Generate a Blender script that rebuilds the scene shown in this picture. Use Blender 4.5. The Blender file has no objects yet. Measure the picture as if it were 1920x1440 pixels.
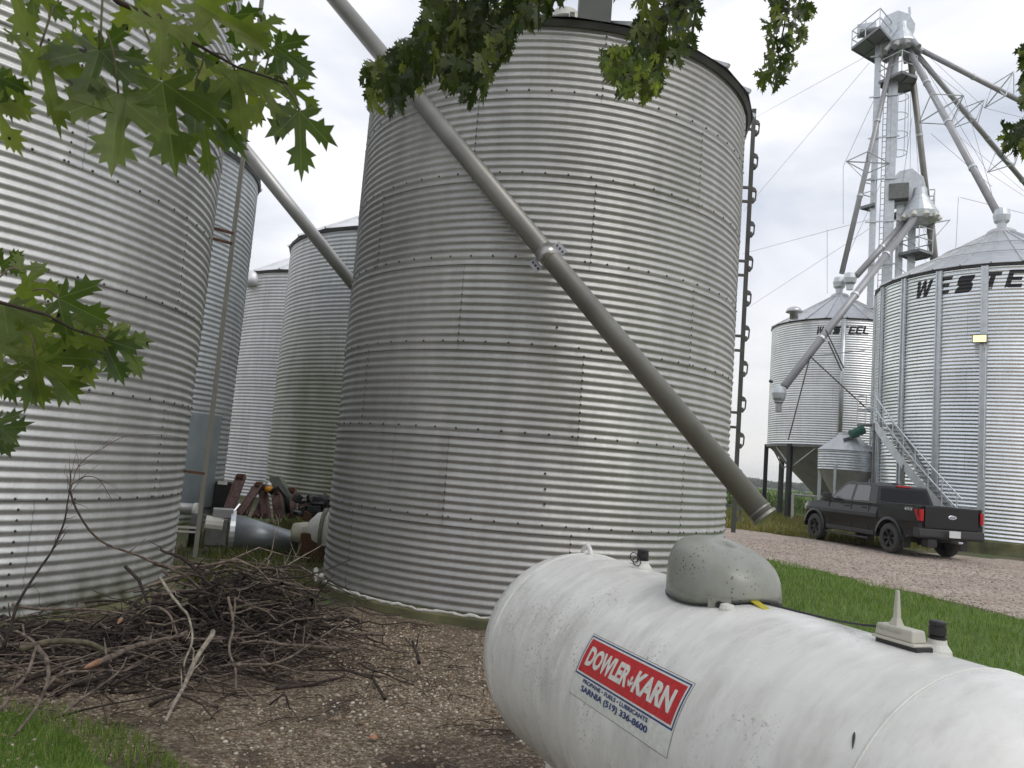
import bpy, bmesh, math, random
import numpy as np
from mathutils import Vector, Matrix, noise as mnoise
PI=math.pi; rad=math.radians
S=bpy.context.scene
COL=S.collection

# ------------------------------------------------------------------ camera, sky, sun
EYE=1.6; FPX=1460.0; PITCH=rad(5.95); ROLL=rad(4.6)
FW=Vector((0,math.cos(PITCH),math.sin(PITCH))); U0=Vector((0,-math.sin(PITCH),math.cos(PITCH)))
RT=Vector((1,0,0))*math.cos(ROLL)+U0*math.sin(ROLL); UPV=U0*math.cos(ROLL)-Vector((1,0,0))*math.sin(ROLL)
CAM=Vector((0,0,EYE))
cd=bpy.data.cameras.new("camera"); cam=bpy.data.objects.new("camera",cd); COL.objects.link(cam)
m=Matrix.Identity(4)
for i in range(3): m[i][0]=RT[i]; m[i][1]=UPV[i]; m[i][2]=-FW[i]; m[i][3]=CAM[i]
cam.matrix_world=m; cd.sensor_width=36; cd.lens=36*FPX/1920; cd.clip_end=5000; cd.clip_start=0.05
cd.dof.use_dof=True; cd.dof.focus_distance=7.0; cd.dof.aperture_fstop=14.0
S.camera=cam

w=bpy.data.worlds.new("World"); S.world=w; w.use_nodes=True
nt=w.node_tree; bg=nt.nodes["Background"]; bg.inputs[1].default_value=0.1
SUN_EL=rad(52); SUN_AZ=rad(140)   # azimuth clockwise from +Y
sky=nt.nodes.new("ShaderNodeTexSky"); sky.sky_type='NISHITA'; sky.sun_disc=False
sky.sun_elevation=SUN_EL; sky.sun_rotation=SUN_AZ; sky.dust_density=3
tc=nt.nodes.new("ShaderNodeTexCoord"); mp=nt.nodes.new("ShaderNodeMapping"); mp.inputs['Scale'].default_value=(1.0,1.0,2.6)
n1=nt.nodes.new("ShaderNodeTexNoise"); n1.inputs['Scale'].default_value=2.1; n1.inputs['Detail'].default_value=5; n1.inputs['Roughness'].default_value=.5
n1.inputs['Distortion'].default_value=.4
mp.inputs['Location'].default_value=(1.3,.4,2.2)
cr=nt.nodes.new("ShaderNodeValToRGB")
cr.color_ramp.elements[0].position=.36; cr.color_ramp.elements[0].color=(4.8,5.25,6.2,1)
cr.color_ramp.elements[1].position=.62; cr.color_ramp.elements[1].color=(9.3,9.3,9.4,1)
mx=nt.nodes.new("ShaderNodeMix"); mx.data_type='RGBA'; mx.inputs[0].default_value=.93
L=nt.links.new
L(tc.outputs['Generated'],mp.inputs[0]); L(mp.outputs[0],n1.inputs['Vector']); L(n1.outputs[0],cr.inputs[0])
sxy=nt.nodes.new("ShaderNodeSeparateXYZ"); L(tc.outputs['Generated'],sxy.inputs[0])
hz=nt.nodes.new("ShaderNodeMapRange"); L(sxy.outputs[2],hz.inputs[0]); hz.inputs[1].default_value=.04; hz.inputs[2].default_value=.26; hz.inputs[3].default_value=.8; hz.inputs[4].default_value=0
hm=nt.nodes.new("ShaderNodeMix"); hm.data_type='RGBA'; hm.inputs[7].default_value=(8.6,8.35,7.9,1); L(hz.outputs[0],hm.inputs[0]); L(cr.outputs[0],hm.inputs[6])
L(sky.outputs[0],mx.inputs[6]); L(hm.outputs[2],mx.inputs[7]); L(mx.outputs[2],bg.inputs[0])

sl=bpy.data.lights.new("sun",'SUN'); sl.energy=0.9; sl.angle=rad(30); sl.color=(1,.965,.91)
sun=bpy.data.objects.new("sun",sl); COL.objects.link(sun)
sd=Vector((math.sin(SUN_AZ)*math.cos(SUN_EL),math.cos(SUN_AZ)*math.cos(SUN_EL),math.sin(SUN_EL)))
sun.rotation_euler=sd.to_track_quat('Z','Y').to_euler(); sun.location=(10,-10,30)
S.view_settings.view_transform='Standard'; S.view_settings.look='None'; S.view_settings.exposure=0.38; S.view_settings.gamma=1

# ------------------------------------------------------------------ survey helpers (photo pixel -> point of the place)
def ray(x,y): return FW+RT*((x-960)/FPX)-UPV*((y-720)/FPX)
def ground(x,y,z=0.0):
    d=ray(x,y); return CAM+d*((z-EYE)/d.z)
def atr(x,y,D):
    d=ray(x,y); return CAM+d*(D/math.hypot(d.x,d.y))
def proj(P):
    d=P-CAM; z=d.dot(FW)
    if z<=.01: return (-9999,-9999)
    return (960+FPX*d.dot(RT)/z,720-FPX*d.dot(UPV)/z)
def cylhit(x,y,c,R):
    d=ray(x,y); k=math.hypot(d.x,d.y); ux,uy=d.x/k,d.y/k
    b=ux*c[0]+uy*c[1]; q=b*b-(c[0]**2+c[1]**2-R*R); t=b-math.sqrt(max(q,0))
    P=CAM+d*(t/k); return math.atan2(P.x-c[0],-(P.y-c[1])),P.z

# ------------------------------------------------------------------ materials
def mat(name):
    m=bpy.data.materials.new(name); m.use_nodes=True
    return m,m.node_tree,m.node_tree.nodes["Principled BSDF"]
def N(nt,t,**kw):
    n=nt.nodes.new(t)
    for k,v in kw.items():
        if hasattr(n,k) and k not in('Scale',): setattr(n,k,v)
    return n
def math_(nt,op,a,b=None,clamp=False):
    n=nt.nodes.new("ShaderNodeMath"); n.operation=op; n.use_clamp=clamp
    for i,v in enumerate((a,b)):
        if v is None: continue
        if isinstance(v,(int,float)): n.inputs[i].default_value=v
        else: nt.links.new(v,n.inputs[i])
    return n.outputs[0]
def mixc(nt,f,a,b,bt='MIX'):
    n=nt.nodes.new("ShaderNodeMix"); n.data_type='RGBA'; n.blend_type=bt
    for i,v in ((0,f),(6,a),(7,b)):
        if isinstance(v,(int,float)): n.inputs[i].default_value=v
        elif isinstance(v,tuple): n.inputs[i].default_value=(*v,1) if len(v)==3 else v
        else: nt.links.new(v,n.inputs[i])
    return n.outputs[2]
def noise(nt,scale,detail=3,vec=None,sc3=None,rough=.5,coord='Object'):
    if vec is None:
        t=nt.nodes.new("ShaderNodeTexCoord"); vec=t.outputs[coord]
    if sc3:
        mp=nt.nodes.new("ShaderNodeMapping"); mp.inputs['Scale'].default_value=sc3; nt.links.new(vec,mp.inputs[0]); vec=mp.outputs[0]
    n=nt.nodes.new("ShaderNodeTexNoise"); n.inputs['Scale'].default_value=scale; n.inputs['Detail'].default_value=detail; n.inputs['Roughness'].default_value=rough
    nt.links.new(vec,n.inputs['Vector']); return n.outputs[0]
def ramp(nt,v,*stops):
    r=nt.nodes.new("ShaderNodeValToRGB"); e=r.color_ramp.elements
    while len(e)<len(stops): e.new(.5)
    for el,(p,c) in zip(e,stops):
        el.position=p; el.color=(c,c,c,1) if isinstance(c,(int,float)) else (*c,1)
    nt.links.new(v,r.inputs[0]); return r.outputs[0]
def bump(nt,bs,h,strength=.3,dist=.01):
    b=nt.nodes.new("ShaderNodeBump"); b.inputs['Strength'].default_value=strength; b.inputs['Distance'].default_value=dist
    nt.links.new(h,b.inputs['Height']); nt.links.new(b.outputs[0],bs.inputs['Normal'])
def plain(name,col,rough=.6,metal=0.0,var=.12,scale=6,bmp=0):
    m,nt,b=mat(name)
    n=noise(nt,scale,4); k=ramp(nt,n,(.3,1-var),(.7,1+var))
    c=mixc(nt,1.0,col,k,'MULTIPLY'); nt.links.new(c,b.inputs['Base Color'])
    b.inputs['Roughness'].default_value=rough; b.inputs['Metallic'].default_value=metal
    if bmp: bump(nt,b,noise(nt,scale*6,3),bmp,.004)
    return m
def galv(name,col,rough=.42,metal=.75,ring_h=.9,sheets=6,z0=0,streak=.10,algae=0,algae_lo=0,algae_hi=1.,grime_h=0,phase=0.0):
    m,nt,b=mat(name)
    t=nt.nodes.new("ShaderNodeTexCoord"); sx=nt.nodes.new("ShaderNodeSeparateXYZ"); nt.links.new(t.outputs['Object'],sx.inputs[0])
    x,y,z=sx.outputs
    ang=math_(nt,'ARCTAN2',x,math_(nt,'MULTIPLY',y,-1.0))
    ri=math_(nt,'FLOOR',math_(nt,'DIVIDE',math_(nt,'SUBTRACT',z,z0),ring_h))
    si=math_(nt,'FLOOR',math_(nt,'ADD',math_(nt,'MULTIPLY',math_(nt,'SUBTRACT',ang,phase),sheets/(2*PI)),math_(nt,'MULTIPLY',ri,.5)))
    cb=nt.nodes.new("ShaderNodeCombineXYZ"); nt.links.new(ri,cb.inputs[0]); nt.links.new(si,cb.inputs[1])
    wn=nt.nodes.new("ShaderNodeTexWhiteNoise"); nt.links.new(cb.outputs[0],wn.inputs[0])
    kv=math_(nt,'ADD',math_(nt,'MULTIPLY',wn.outputs[0],.12),.94)
    st=ramp(nt,noise(nt,7,4,sc3=(1,1,.16)),(.3,1-streak),(.7,1+streak*.6))
    cl=ramp(nt,noise(nt,1.1,4),(.3,.9),(.7,1.06))
    fr=math_(nt,'FRACT',math_(nt,'DIVIDE',math_(nt,'SUBTRACT',z,z0-.004),ring_h))
    sf=math_(nt,'FRACT',math_(nt,'ADD',math_(nt,'MULTIPLY',math_(nt,'SUBTRACT',ang,phase),sheets/(2*PI)),math_(nt,'MULTIPLY',ri,.5)))
    sl_=math_(nt,'SUBTRACT',1.0,math_(nt,'MULTIPLY',math_(nt,'LESS_THAN',sf,.0035),.35))
    vz=nt.nodes.new("ShaderNodeTexVoronoi"); vz.inputs['Scale'].default_value=45; nt.links.new(t.outputs['Object'],vz.inputs['Vector']); vs_=nt.nodes.new("ShaderNodeSeparateColor"); nt.links.new(vz.outputs['Color'],vs_.inputs[0])
    spg=math_(nt,'ADD',math_(nt,'MULTIPLY',vs_.outputs[0],.10),.95)
    ln=math_(nt,'SUBTRACT',1.0,math_(nt,'MULTIPLY',math_(nt,'LESS_THAN',fr,.010/ring_h),.45))
    c=mixc(nt,1.0,col,kv,'MULTIPLY'); c=mixc(nt,1.0,c,st,'MULTIPLY'); c=mixc(nt,1.0,c,cl,'MULTIPLY'); c=mixc(nt,1.0,c,ln,'MULTIPLY'); c=mixc(nt,1.0,c,sl_,'MULTIPLY'); c=mixc(nt,1.0,c,spg,'MULTIPLY')
    ru=ramp(nt,noise(nt,9,5,sc3=(1,1,.05),rough=.6),(.60,0.0),(.74,1.0)); rz_=ramp(nt,noise(nt,.8,3),(.48,0.0),(.62,1.0)); c=mixc(nt,math_(nt,'MULTIPLY',math_(nt,'MULTIPLY',ru,rz_),.30 if streak>.06 else .08),c,(.20,.15,.10))
    met=None
    if algae>0:
        hz=nt.nodes.new("ShaderNodeMapRange"); nt.links.new(z,hz.inputs[0]); hz.inputs[1].default_value=algae_lo; hz.inputs[2].default_value=algae_hi; hz.inputs[3].default_value=1; hz.inputs[4].default_value=0
        nn=ramp(nt,noise(nt,1.1,5,sc3=(1,1,.25)),(.25,0.25),(.62,1.0))
        f=math_(nt,'MULTIPLY',math_(nt,'MULTIPLY',hz.outputs[0],nn),algae,clamp=True)
        c=mixc(nt,f,c,(.14,.155,.065)); met=math_(nt,'MULTIPLY',math_(nt,'SUBTRACT',1.0,f),metal)
    if grime_h>0:
        hz=nt.nodes.new("ShaderNodeMapRange"); nt.links.new(z,hz.inputs[0]); hz.inputs[1].default_value=0; hz.inputs[2].default_value=grime_h; hz.inputs[3].default_value=1.3; hz.inputs[4].default_value=0
        nn=ramp(nt,noise(nt,5,5,sc3=(1,1,.5)),(.3,0.2),(.62,1.0))
        f=math_(nt,'MULTIPLY',hz.outputs[0],nn,clamp=True)
        c=mixc(nt,f,c,(.085,.09,.04))
        prev=met if met is not None else metal
        met=math_(nt,'MULTIPLY',math_(nt,'SUBTRACT',1.0,f),prev)
    nt.links.new(c,b.inputs['Base Color'])
    if met is not None: nt.links.new(met,b.inputs['Metallic'])
    else: b.inputs['Metallic'].default_value=metal
    rr=math_(nt,'ADD',math_(nt,'MULTIPLY',noise(nt,12,3),.16),rough-.08); nt.links.new(rr,b.inputs['Roughness'])
    bump(nt,b,noise(nt,2.2,2),.25,.02)
    return m
M={}
M['bin_main']=galv('weathered galvanised steel',(.44,.435,.42),.52,.58,.9,6,.04,grime_h=.10,phase=.15)
M['bin_left']=galv('galvanised steel bright',(.60,.60,.59),.48,.6,.937,6,.06,grime_h=.55)
M['bin_blue']=galv('galvanised steel bluish',(.43,.455,.465),.48,.6,1.1,6,0,grime_h=.4)
M['bin_plain']=galv('galvanised steel dull',(.60,.60,.60),.5,.5,1.1,6,0)
M['bin_algae']=galv('galvanised steel with algae',(.52,.53,.52),.5,.5,1.1,7,0,algae=.75,algae_lo=3.2,algae_hi=5.2)
M['bin_new']=galv('new galvanised steel',(.84,.87,.88),.26,.9,1.12,8,.42,streak=.05)
M['bin_hop']=galv('new galvanised hopper steel',(.80,.81,.81),.42,.7,1.1,7,0,streak=.05)
M['roof']=plain('galvanised roof sheet',(.55,.56,.57),.38,.75,.08,3)
M['rooflight']=plain('pale roof sheet',(.72,.73,.74),.45,.3,.08,3)
M['eave_shade']=plain('dark eave shade',(.07,.07,.065),.6,.3,.2,5)  # near-black colour standing in for the shade under the eaves
M['steel']=plain('galvanised steel parts',(.58,.61,.63),.42,.7,.12,5)
M['steel_dark']=plain('weathered grey steel',(.17,.17,.165),.5,.6,.2,8)
M['spout']=plain('grey spout steel',(.36,.36,.37),.42,.35,.09,2)
M['pipe']=plain('grey painted auger tube',(.23,.225,.205),.42,.35,.16,2.2)
M['pipe_light']=plain('pale auger tube',(.52,.52,.51),.4,.4,.08,3)
M['bolt']=plain('dark bolt heads',(.07,.065,.06),.6,.4,.2,40)
M['grate']=plain('platform grating',(.26,.27,.28),.6,.5,.2,20)
M['black']=plain('black paint',(.018,.018,.019),.45,0,.2,8)
M['rubber']=plain('tyre rubber',(.06,.058,.055),.85,0,.2,30)
M['letter']=plain('black lettering',(.02,.02,.022),.5,0,.1,5)
M['concrete']=plain('mossy concrete',(.12,.12,.06),.9,0,.4,3,.4)
M['redsteel']=plain('faded red painted iron',(.125,.075,.068),.7,0,.35,14,.3)
M['rust']=plain('rusty iron',(.09,.04,.02),.85,0,.4,30,.4)
M['yellow']=plain('orange yellow paint',(.62,.26,.02),.5,0,.1,9)
M['white']=plain('white enamel',(.62,.61,.56),.5,0,.14,6)
M['foam']=plain('white sealant',(.52,.51,.47),.8,0,.2,25,.3)
M['green']=plain('green motor paint',(.02,.11,.07),.45,0,.1,9)
M['cone_grey']=plain('hopper cone steel',(.36,.35,.32),.6,.25,.12,2)
M['wire']=plain('guy wire',(.30,.31,.33),.6,.3,.05,3)
def bark(name,a,b_):
    m,nt,b=mat(name); c=mixc(nt,ramp(nt,noise(nt,25,5),(.35,0.0),(.65,1.0)),a,b_); nt.links.new(c,b.inputs['Base Color']); b.inputs['Roughness'].default_value=.9
    bump(nt,b,noise(nt,60,4),.5,.004); return m
M['twig']=bark('brown twig bark',(.06,.043,.033),(.21,.165,.13))
M['twig_dark']=bark('very dark bark',(.014,.010,.008),(.06,.042,.034))  # darkest bark tone, mixed at random through the heap
M['twig_pale']=bark('pale lichen bark',(.18,.15,.12),(.36,.32,.25))
M['moss_bark']=bark('mossy bark',(.05,.045,.025),(.15,.125,.085))
M['heart']=bark('fresh broken wood',(.22,.11,.065),(.34,.20,.12))
M['bark']=bark('grey maple bark',(.06,.05,.04),(.16,.14,.12))

def leafmat(name,c1,c2,c3,trans=.35,veins=True):
    m,nt,b=mat(name)
    g=nt.nodes.new("ShaderNodeNewGeometry")
    col=ramp(nt,g.outputs['Random Per Island'],(0.0,c1),(.55,c2),(.97,c3))
    col=mixc(nt,1.0,col,ramp(nt,noise(nt,30,3),(.3,.8),(.7,1.2)),'MULTIPLY')
    if veins:
        uv=nt.nodes.new("ShaderNodeUVMap"); sx=nt.nodes.new("ShaderNodeSeparateXYZ"); nt.links.new(uv.outputs[0],sx.inputs[0])
        u,v=sx.outputs[0],sx.outputs[1]
        r=math_(nt,'SQRT',math_(nt,'ADD',math_(nt,'MULTIPLY',u,u),math_(nt,'MULTIPLY',v,v)))
        a=math_(nt,'ARCTAN2',u,v)
        k=math_(nt,'SUBTRACT',math_(nt,'FRACT',math_(nt,'ADD',math_(nt,'DIVIDE',a,.90),.5)),.5)
        dd=math_(nt,'MULTIPLY',math_(nt,'ABSOLUTE',math_(nt,'MULTIPLY',k,.90)),r)
        vm=math_(nt,'LESS_THAN',dd,.007)
        col=mixc(nt,math_(nt,'MULTIPLY',vm,.5),col,(.22,.26,.12))
        sp=nt.nodes.new("ShaderNodeTexVoronoi"); sp.inputs['Scale'].default_value=26
        tt=nt.nodes.new("ShaderNodeTexCoord"); nt.links.new(tt.outputs['Object'],sp.inputs['Vector'])
        sm=math_(nt,'MULTIPLY',math_(nt,'LESS_THAN',sp.outputs['Distance'],.12),math_(nt,'LESS_THAN',nt.nodes.new("ShaderNodeSeparateColor").outputs[0],2.0))
        sc_=nt.nodes.new("ShaderNodeSeparateColor"); nt.links.new(sp.outputs['Color'],sc_.inputs[0])
        sm=math_(nt,'MULTIPLY',math_(nt,'LESS_THAN',sp.outputs['Distance'],.13),math_(nt,'GREATER_THAN',sc_.outputs[0],.86))
        col=mixc(nt,sm,col,(.006,.006,.004))
    b.inputs['Roughness'].default_value=.48; nt.links.new(col,b.inputs['Base Color'])
    tr=nt.nodes.new("ShaderNodeBsdfTranslucent"); tcn=mixc(nt,1.0,col,(1.5,1.7,.6),'MULTIPLY'); nt.links.new(tcn,tr.inputs[0])
    ms=nt.nodes.new("ShaderNodeMixShader"); ms.inputs[0].default_value=trans
    nt.links.new(b.outputs[0],ms.inputs[1]); nt.links.new(tr.outputs[0],ms.inputs[2]); nt.links.new(ms.outputs[0],nt.nodes['Material Output'].inputs[0])
    return m
M['leaf']=leafmat('maple leaf',(.05,.085,.022),(.125,.165,.04),(.27,.30,.08),.55)
M['leaf_far']=leafmat('maple leaf shaded',(.020,.036,.010),(.055,.080,.018),(.19,.22,.06),.38,False)  # darker copy of the maple leaf, shade put into its colour
M['grass']=leafmat('grass blades',(.07,.13,.018),(.13,.21,.032),(.26,.31,.09),.3,False)
M['grass_dull']=leafmat('dull damp grass',(.05,.07,.015),(.09,.11,.025),(.19,.16,.07),.3,False)
M['weeds']=leafmat('dry weeds',(.10,.13,.03),(.19,.18,.05),(.32,.24,.10),.25,False)
M['corn']=leafmat('corn leaves',(.07,.12,.03),(.12,.19,.05),(.22,.26,.10),.2,False)
M['hedge']=leafmat('distant foliage',(.05,.08,.05),(.08,.11,.07),(.11,.14,.09),.1,False)

def groundmat(name,cols,scale,bstr=.6,bdist=.02,patch=None):
    m,nt,b=mat(name)
    t=nt.nodes.new("ShaderNodeTexCoord")
    v=nt.nodes.new("ShaderNodeTexVoronoi"); v.inputs['Scale'].default_value=scale; v.inputs['Randomness'].default_value=1
    nt.links.new(t.outputs['Object'],v.inputs['Vector'])
    sc=nt.nodes.new("ShaderNodeSeparateColor"); nt.links.new(v.outputs['Color'],sc.inputs[0])
    c=ramp(nt,sc.outputs[0],*cols)
    big=ramp(nt,noise(nt,.7,5,rough=.6),(.3,.78),(.7,1.18)); c=mixc(nt,1.0,c,big,'MULTIPLY')
    med=ramp(nt,noise(nt,9,4,rough=.65),(.3,.8),(.7,1.15)); c=mixc(nt,1.0,c,med,'MULTIPLY')
    if patch:
        for (pc,ps,lo,hi) in patch: c=mixc(nt,ramp(nt,noise(nt,ps,6,rough=.62),(lo,0.0),(hi,1.0)),c,pc)
    nt.links.new(c,b.inputs['Base Color']); b.inputs['Roughness'].default_value=.9
    h=math_(nt,'ADD',math_(nt,'MULTIPLY',sc.outputs[1],.6),math_(nt,'SUBTRACT',1.0,v.outputs['Distance'])); bump(nt,b,h,bstr,bdist)
    return m
M['soil']=groundmat('soil and moss',((0.0,(.07,.05,.035)),(.5,(.12,.09,.06)),(1.0,(.2,.16,.11))),55,.6,.02,[((.055,.09,.02),.9,.42,.58)])
M['yard']=groundmat('brown pebble yard',((0.0,(.095,.067,.040)),(.5,(.20,.150,.098)),(.85,(.32,.255,.18)),(1.0,(.48,.42,.33))),62,.9,.02,[((.055,.036,.024),1.6,.50,.66)])
M['drive']=groundmat('pinkish crushed gravel',((0.0,(.24,.19,.15)),(.5,(.35,.285,.235)),(.9,(.46,.39,.33)),(1.0,(.62,.56,.50))),26,.7,.02,[((.26,.19,.14),.35,.56,.75)])
M['turf']=groundmat('lawn turf',((0.0,(.05,.10,.012)),(.5,(.08,.15,.018)),(1.0,(.14,.20,.03))),70,.6,.02)
M['field']=groundmat('far field',((0.0,(.05,.08,.025)),(1.0,(.09,.13,.04))),3,.3,.1)

# tank paint
def tankpaint():
    m,nt,b=mat('weathered white tank paint')
    st=ramp(nt,noise(nt,3.6,9,sc3=(4.0,1.0,1.0),rough=.68),(.38,0.0),(.70,1.0))
    pt=ramp(nt,noise(nt,2.2,5,rough=.6),(.45,0.0),(.70,1.0))
    c=mixc(nt,math_(nt,'MULTIPLY',st,.42),(.78,.775,.745),(.50,.495,.46))
    c=mixc(nt,math_(nt,'MULTIPLY',math_(nt,'MULTIPLY',st,pt),.6),c,(.36,.35,.32))
    gr=ramp(nt,noise(nt,80,3,rough=.7),(.57,0.0),(.64,1.0)); gp=ramp(nt,noise(nt,2.6,3),(.50,0.0),(.62,1.0))
    c=mixc(nt,math_(nt,'MULTIPLY',math_(nt,'MULTIPLY',gr,gp),.65),c,(.16,.155,.14))
    g2_=ramp(nt,noise(nt,4.5,6,sc3=(2.2,1,1),rough=.7),(.52,0.0),(.70,1.0)); c=mixc(nt,math_(nt,'MULTIPLY',g2_,.30),c,(.33,.325,.29)); br=ramp(nt,noise(nt,1.3,3),(.35,.90),(.65,1.06)); c=mixc(nt,1.0,c,br,'MULTIPLY')
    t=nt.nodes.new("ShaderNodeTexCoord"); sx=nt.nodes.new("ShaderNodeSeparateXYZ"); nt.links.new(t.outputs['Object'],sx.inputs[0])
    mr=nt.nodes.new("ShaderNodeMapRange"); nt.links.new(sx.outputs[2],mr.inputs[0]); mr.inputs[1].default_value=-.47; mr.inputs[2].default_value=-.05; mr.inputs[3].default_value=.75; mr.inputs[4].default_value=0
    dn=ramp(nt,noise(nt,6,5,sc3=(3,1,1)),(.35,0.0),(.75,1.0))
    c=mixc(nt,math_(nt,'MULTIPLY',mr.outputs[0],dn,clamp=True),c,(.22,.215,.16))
    nt.links.new(c,b.inputs['Base Color']); 
    rr=ramp(nt,noise(nt,5,4),(.3,.20),(.7,.42)); nt.links.new(rr,b.inputs['Roughness'])
    bump(nt,b,noise(nt,9,4),.12,.01); return m
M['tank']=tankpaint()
def domepaint():
    m,nt,b=mat('speckled grey green dome paint')
    v=nt.nodes.new("ShaderNodeTexVoronoi"); v.inputs['Scale'].default_value=75; t=nt.nodes.new("ShaderNodeTexCoord"); nt.links.new(t.outputs['Object'],v.inputs['Vector'])
    sc=nt.nodes.new("ShaderNodeSeparateColor"); nt.links.new(v.outputs['Color'],sc.inputs[0])
    area=ramp(nt,noise(nt,9,3),(.42,0.0),(.60,1.0))
    f=math_(nt,'MULTIPLY',math_(nt,'MULTIPLY',math_(nt,'LESS_THAN',v.outputs['Distance'],.27),math_(nt,'GREATER_THAN',sc.outputs[0],.55)),area)
    c=mixc(nt,ramp(nt,noise(nt,14,4),(.4,0.0),(.7,1.0)),(.245,.25,.215),(.29,.295,.26))
    c=mixc(nt,math_(nt,'MULTIPLY',f,.85),c,(.04,.04,.03))
    nt.links.new(c,b.inputs['Base Color']); b.inputs['Roughness'].default_value=.33; return m
M['dome']=domepaint()
M['decal_white']=plain('decal white',(.66,.67,.62),.4,0,.10,60)
M['decal_red']=plain('decal red',(.50,.013,.018),.4,0,.22,70)
M['decal_blue']=plain('decal blue',(.012,.035,.16),.4,0,.2,60)
M['beige']=plain('beige plastic',(.52,.50,.43),.45,0,.05,9)
M['faint']=plain('worn print',(.30,.29,.25),.6,0,.1,30)
M['strap']=plain('yellow strap',(.50,.42,.02),.5,0,.2,30)
# truck
def carpaint():
    m,nt,b=mat('black car paint'); b.inputs['Base Color'].default_value=(.012,.012,.015,1); b.inputs['Metallic'].default_value=.0; b.inputs['Roughness'].default_value=.32
    b.inputs['Coat Weight'].default_value=.0; b.inputs['Specular IOR Level'].default_value=.42; b.inputs['Coat Roughness'].default_value=.08
    rr=ramp(nt,noise(nt,8,3),(.3,.16),(.7,.24)); nt.links.new(rr,b.inputs['Roughness']); return m
M['paint']=carpaint()
def glassm():
    m,nt,b=mat('tinted glass'); b.inputs['Base Color'].default_value=(.03,.033,.038,1); b.inputs['Roughness'].default_value=.06; b.inputs['Specular IOR Level'].default_value=.8; return m
M['glass']=glassm()
m_,nt_,b_=mat('side glass with painted sky reflection'); b_.inputs['Base Color'].default_value=(.17,.175,.185,1); b_.inputs['Roughness'].default_value=.12; M['glass_side']=m_  # paler base colour stands in for sky reflected in the side windows
m_,nt_,b_=mat('black rear glass'); b_.inputs['Base Color'].default_value=(.004,.004,.005,1); b_.inputs['Roughness'].default_value=.25; b_.inputs['Specular IOR Level'].default_value=.25; M['glass_rear']=m_
m_,nt_,b_=mat('red tail lamp'); b_.inputs['Base Color'].default_value=(.36,.008,.012,1); b_.inputs['Roughness'].default_value=.15; b_.inputs['Emission Color'].default_value=(.8,.02,.02,1); b_.inputs['Emission Strength'].default_value=.03; M['tail']=m_
m_,nt_,b_=mat('lit floodlight lens'); b_.inputs['Base Color'].default_value=(.9,.8,.3,1); b_.inputs['Emission Color'].default_value=(1,.92,.55,1); b_.inputs['Emission Strength'].default_value=.75; M['lamp']=m_
M['plate']=plain('white licence plate',(.6,.62,.62),.4,0,.05,9)
M['chrome']=plain('silver badge',(.6,.62,.66),.25,.8,.05,9)
M['trim']=plain('black plastic trim',(.025,.025,.027),.55,0,.1,20)

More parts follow.
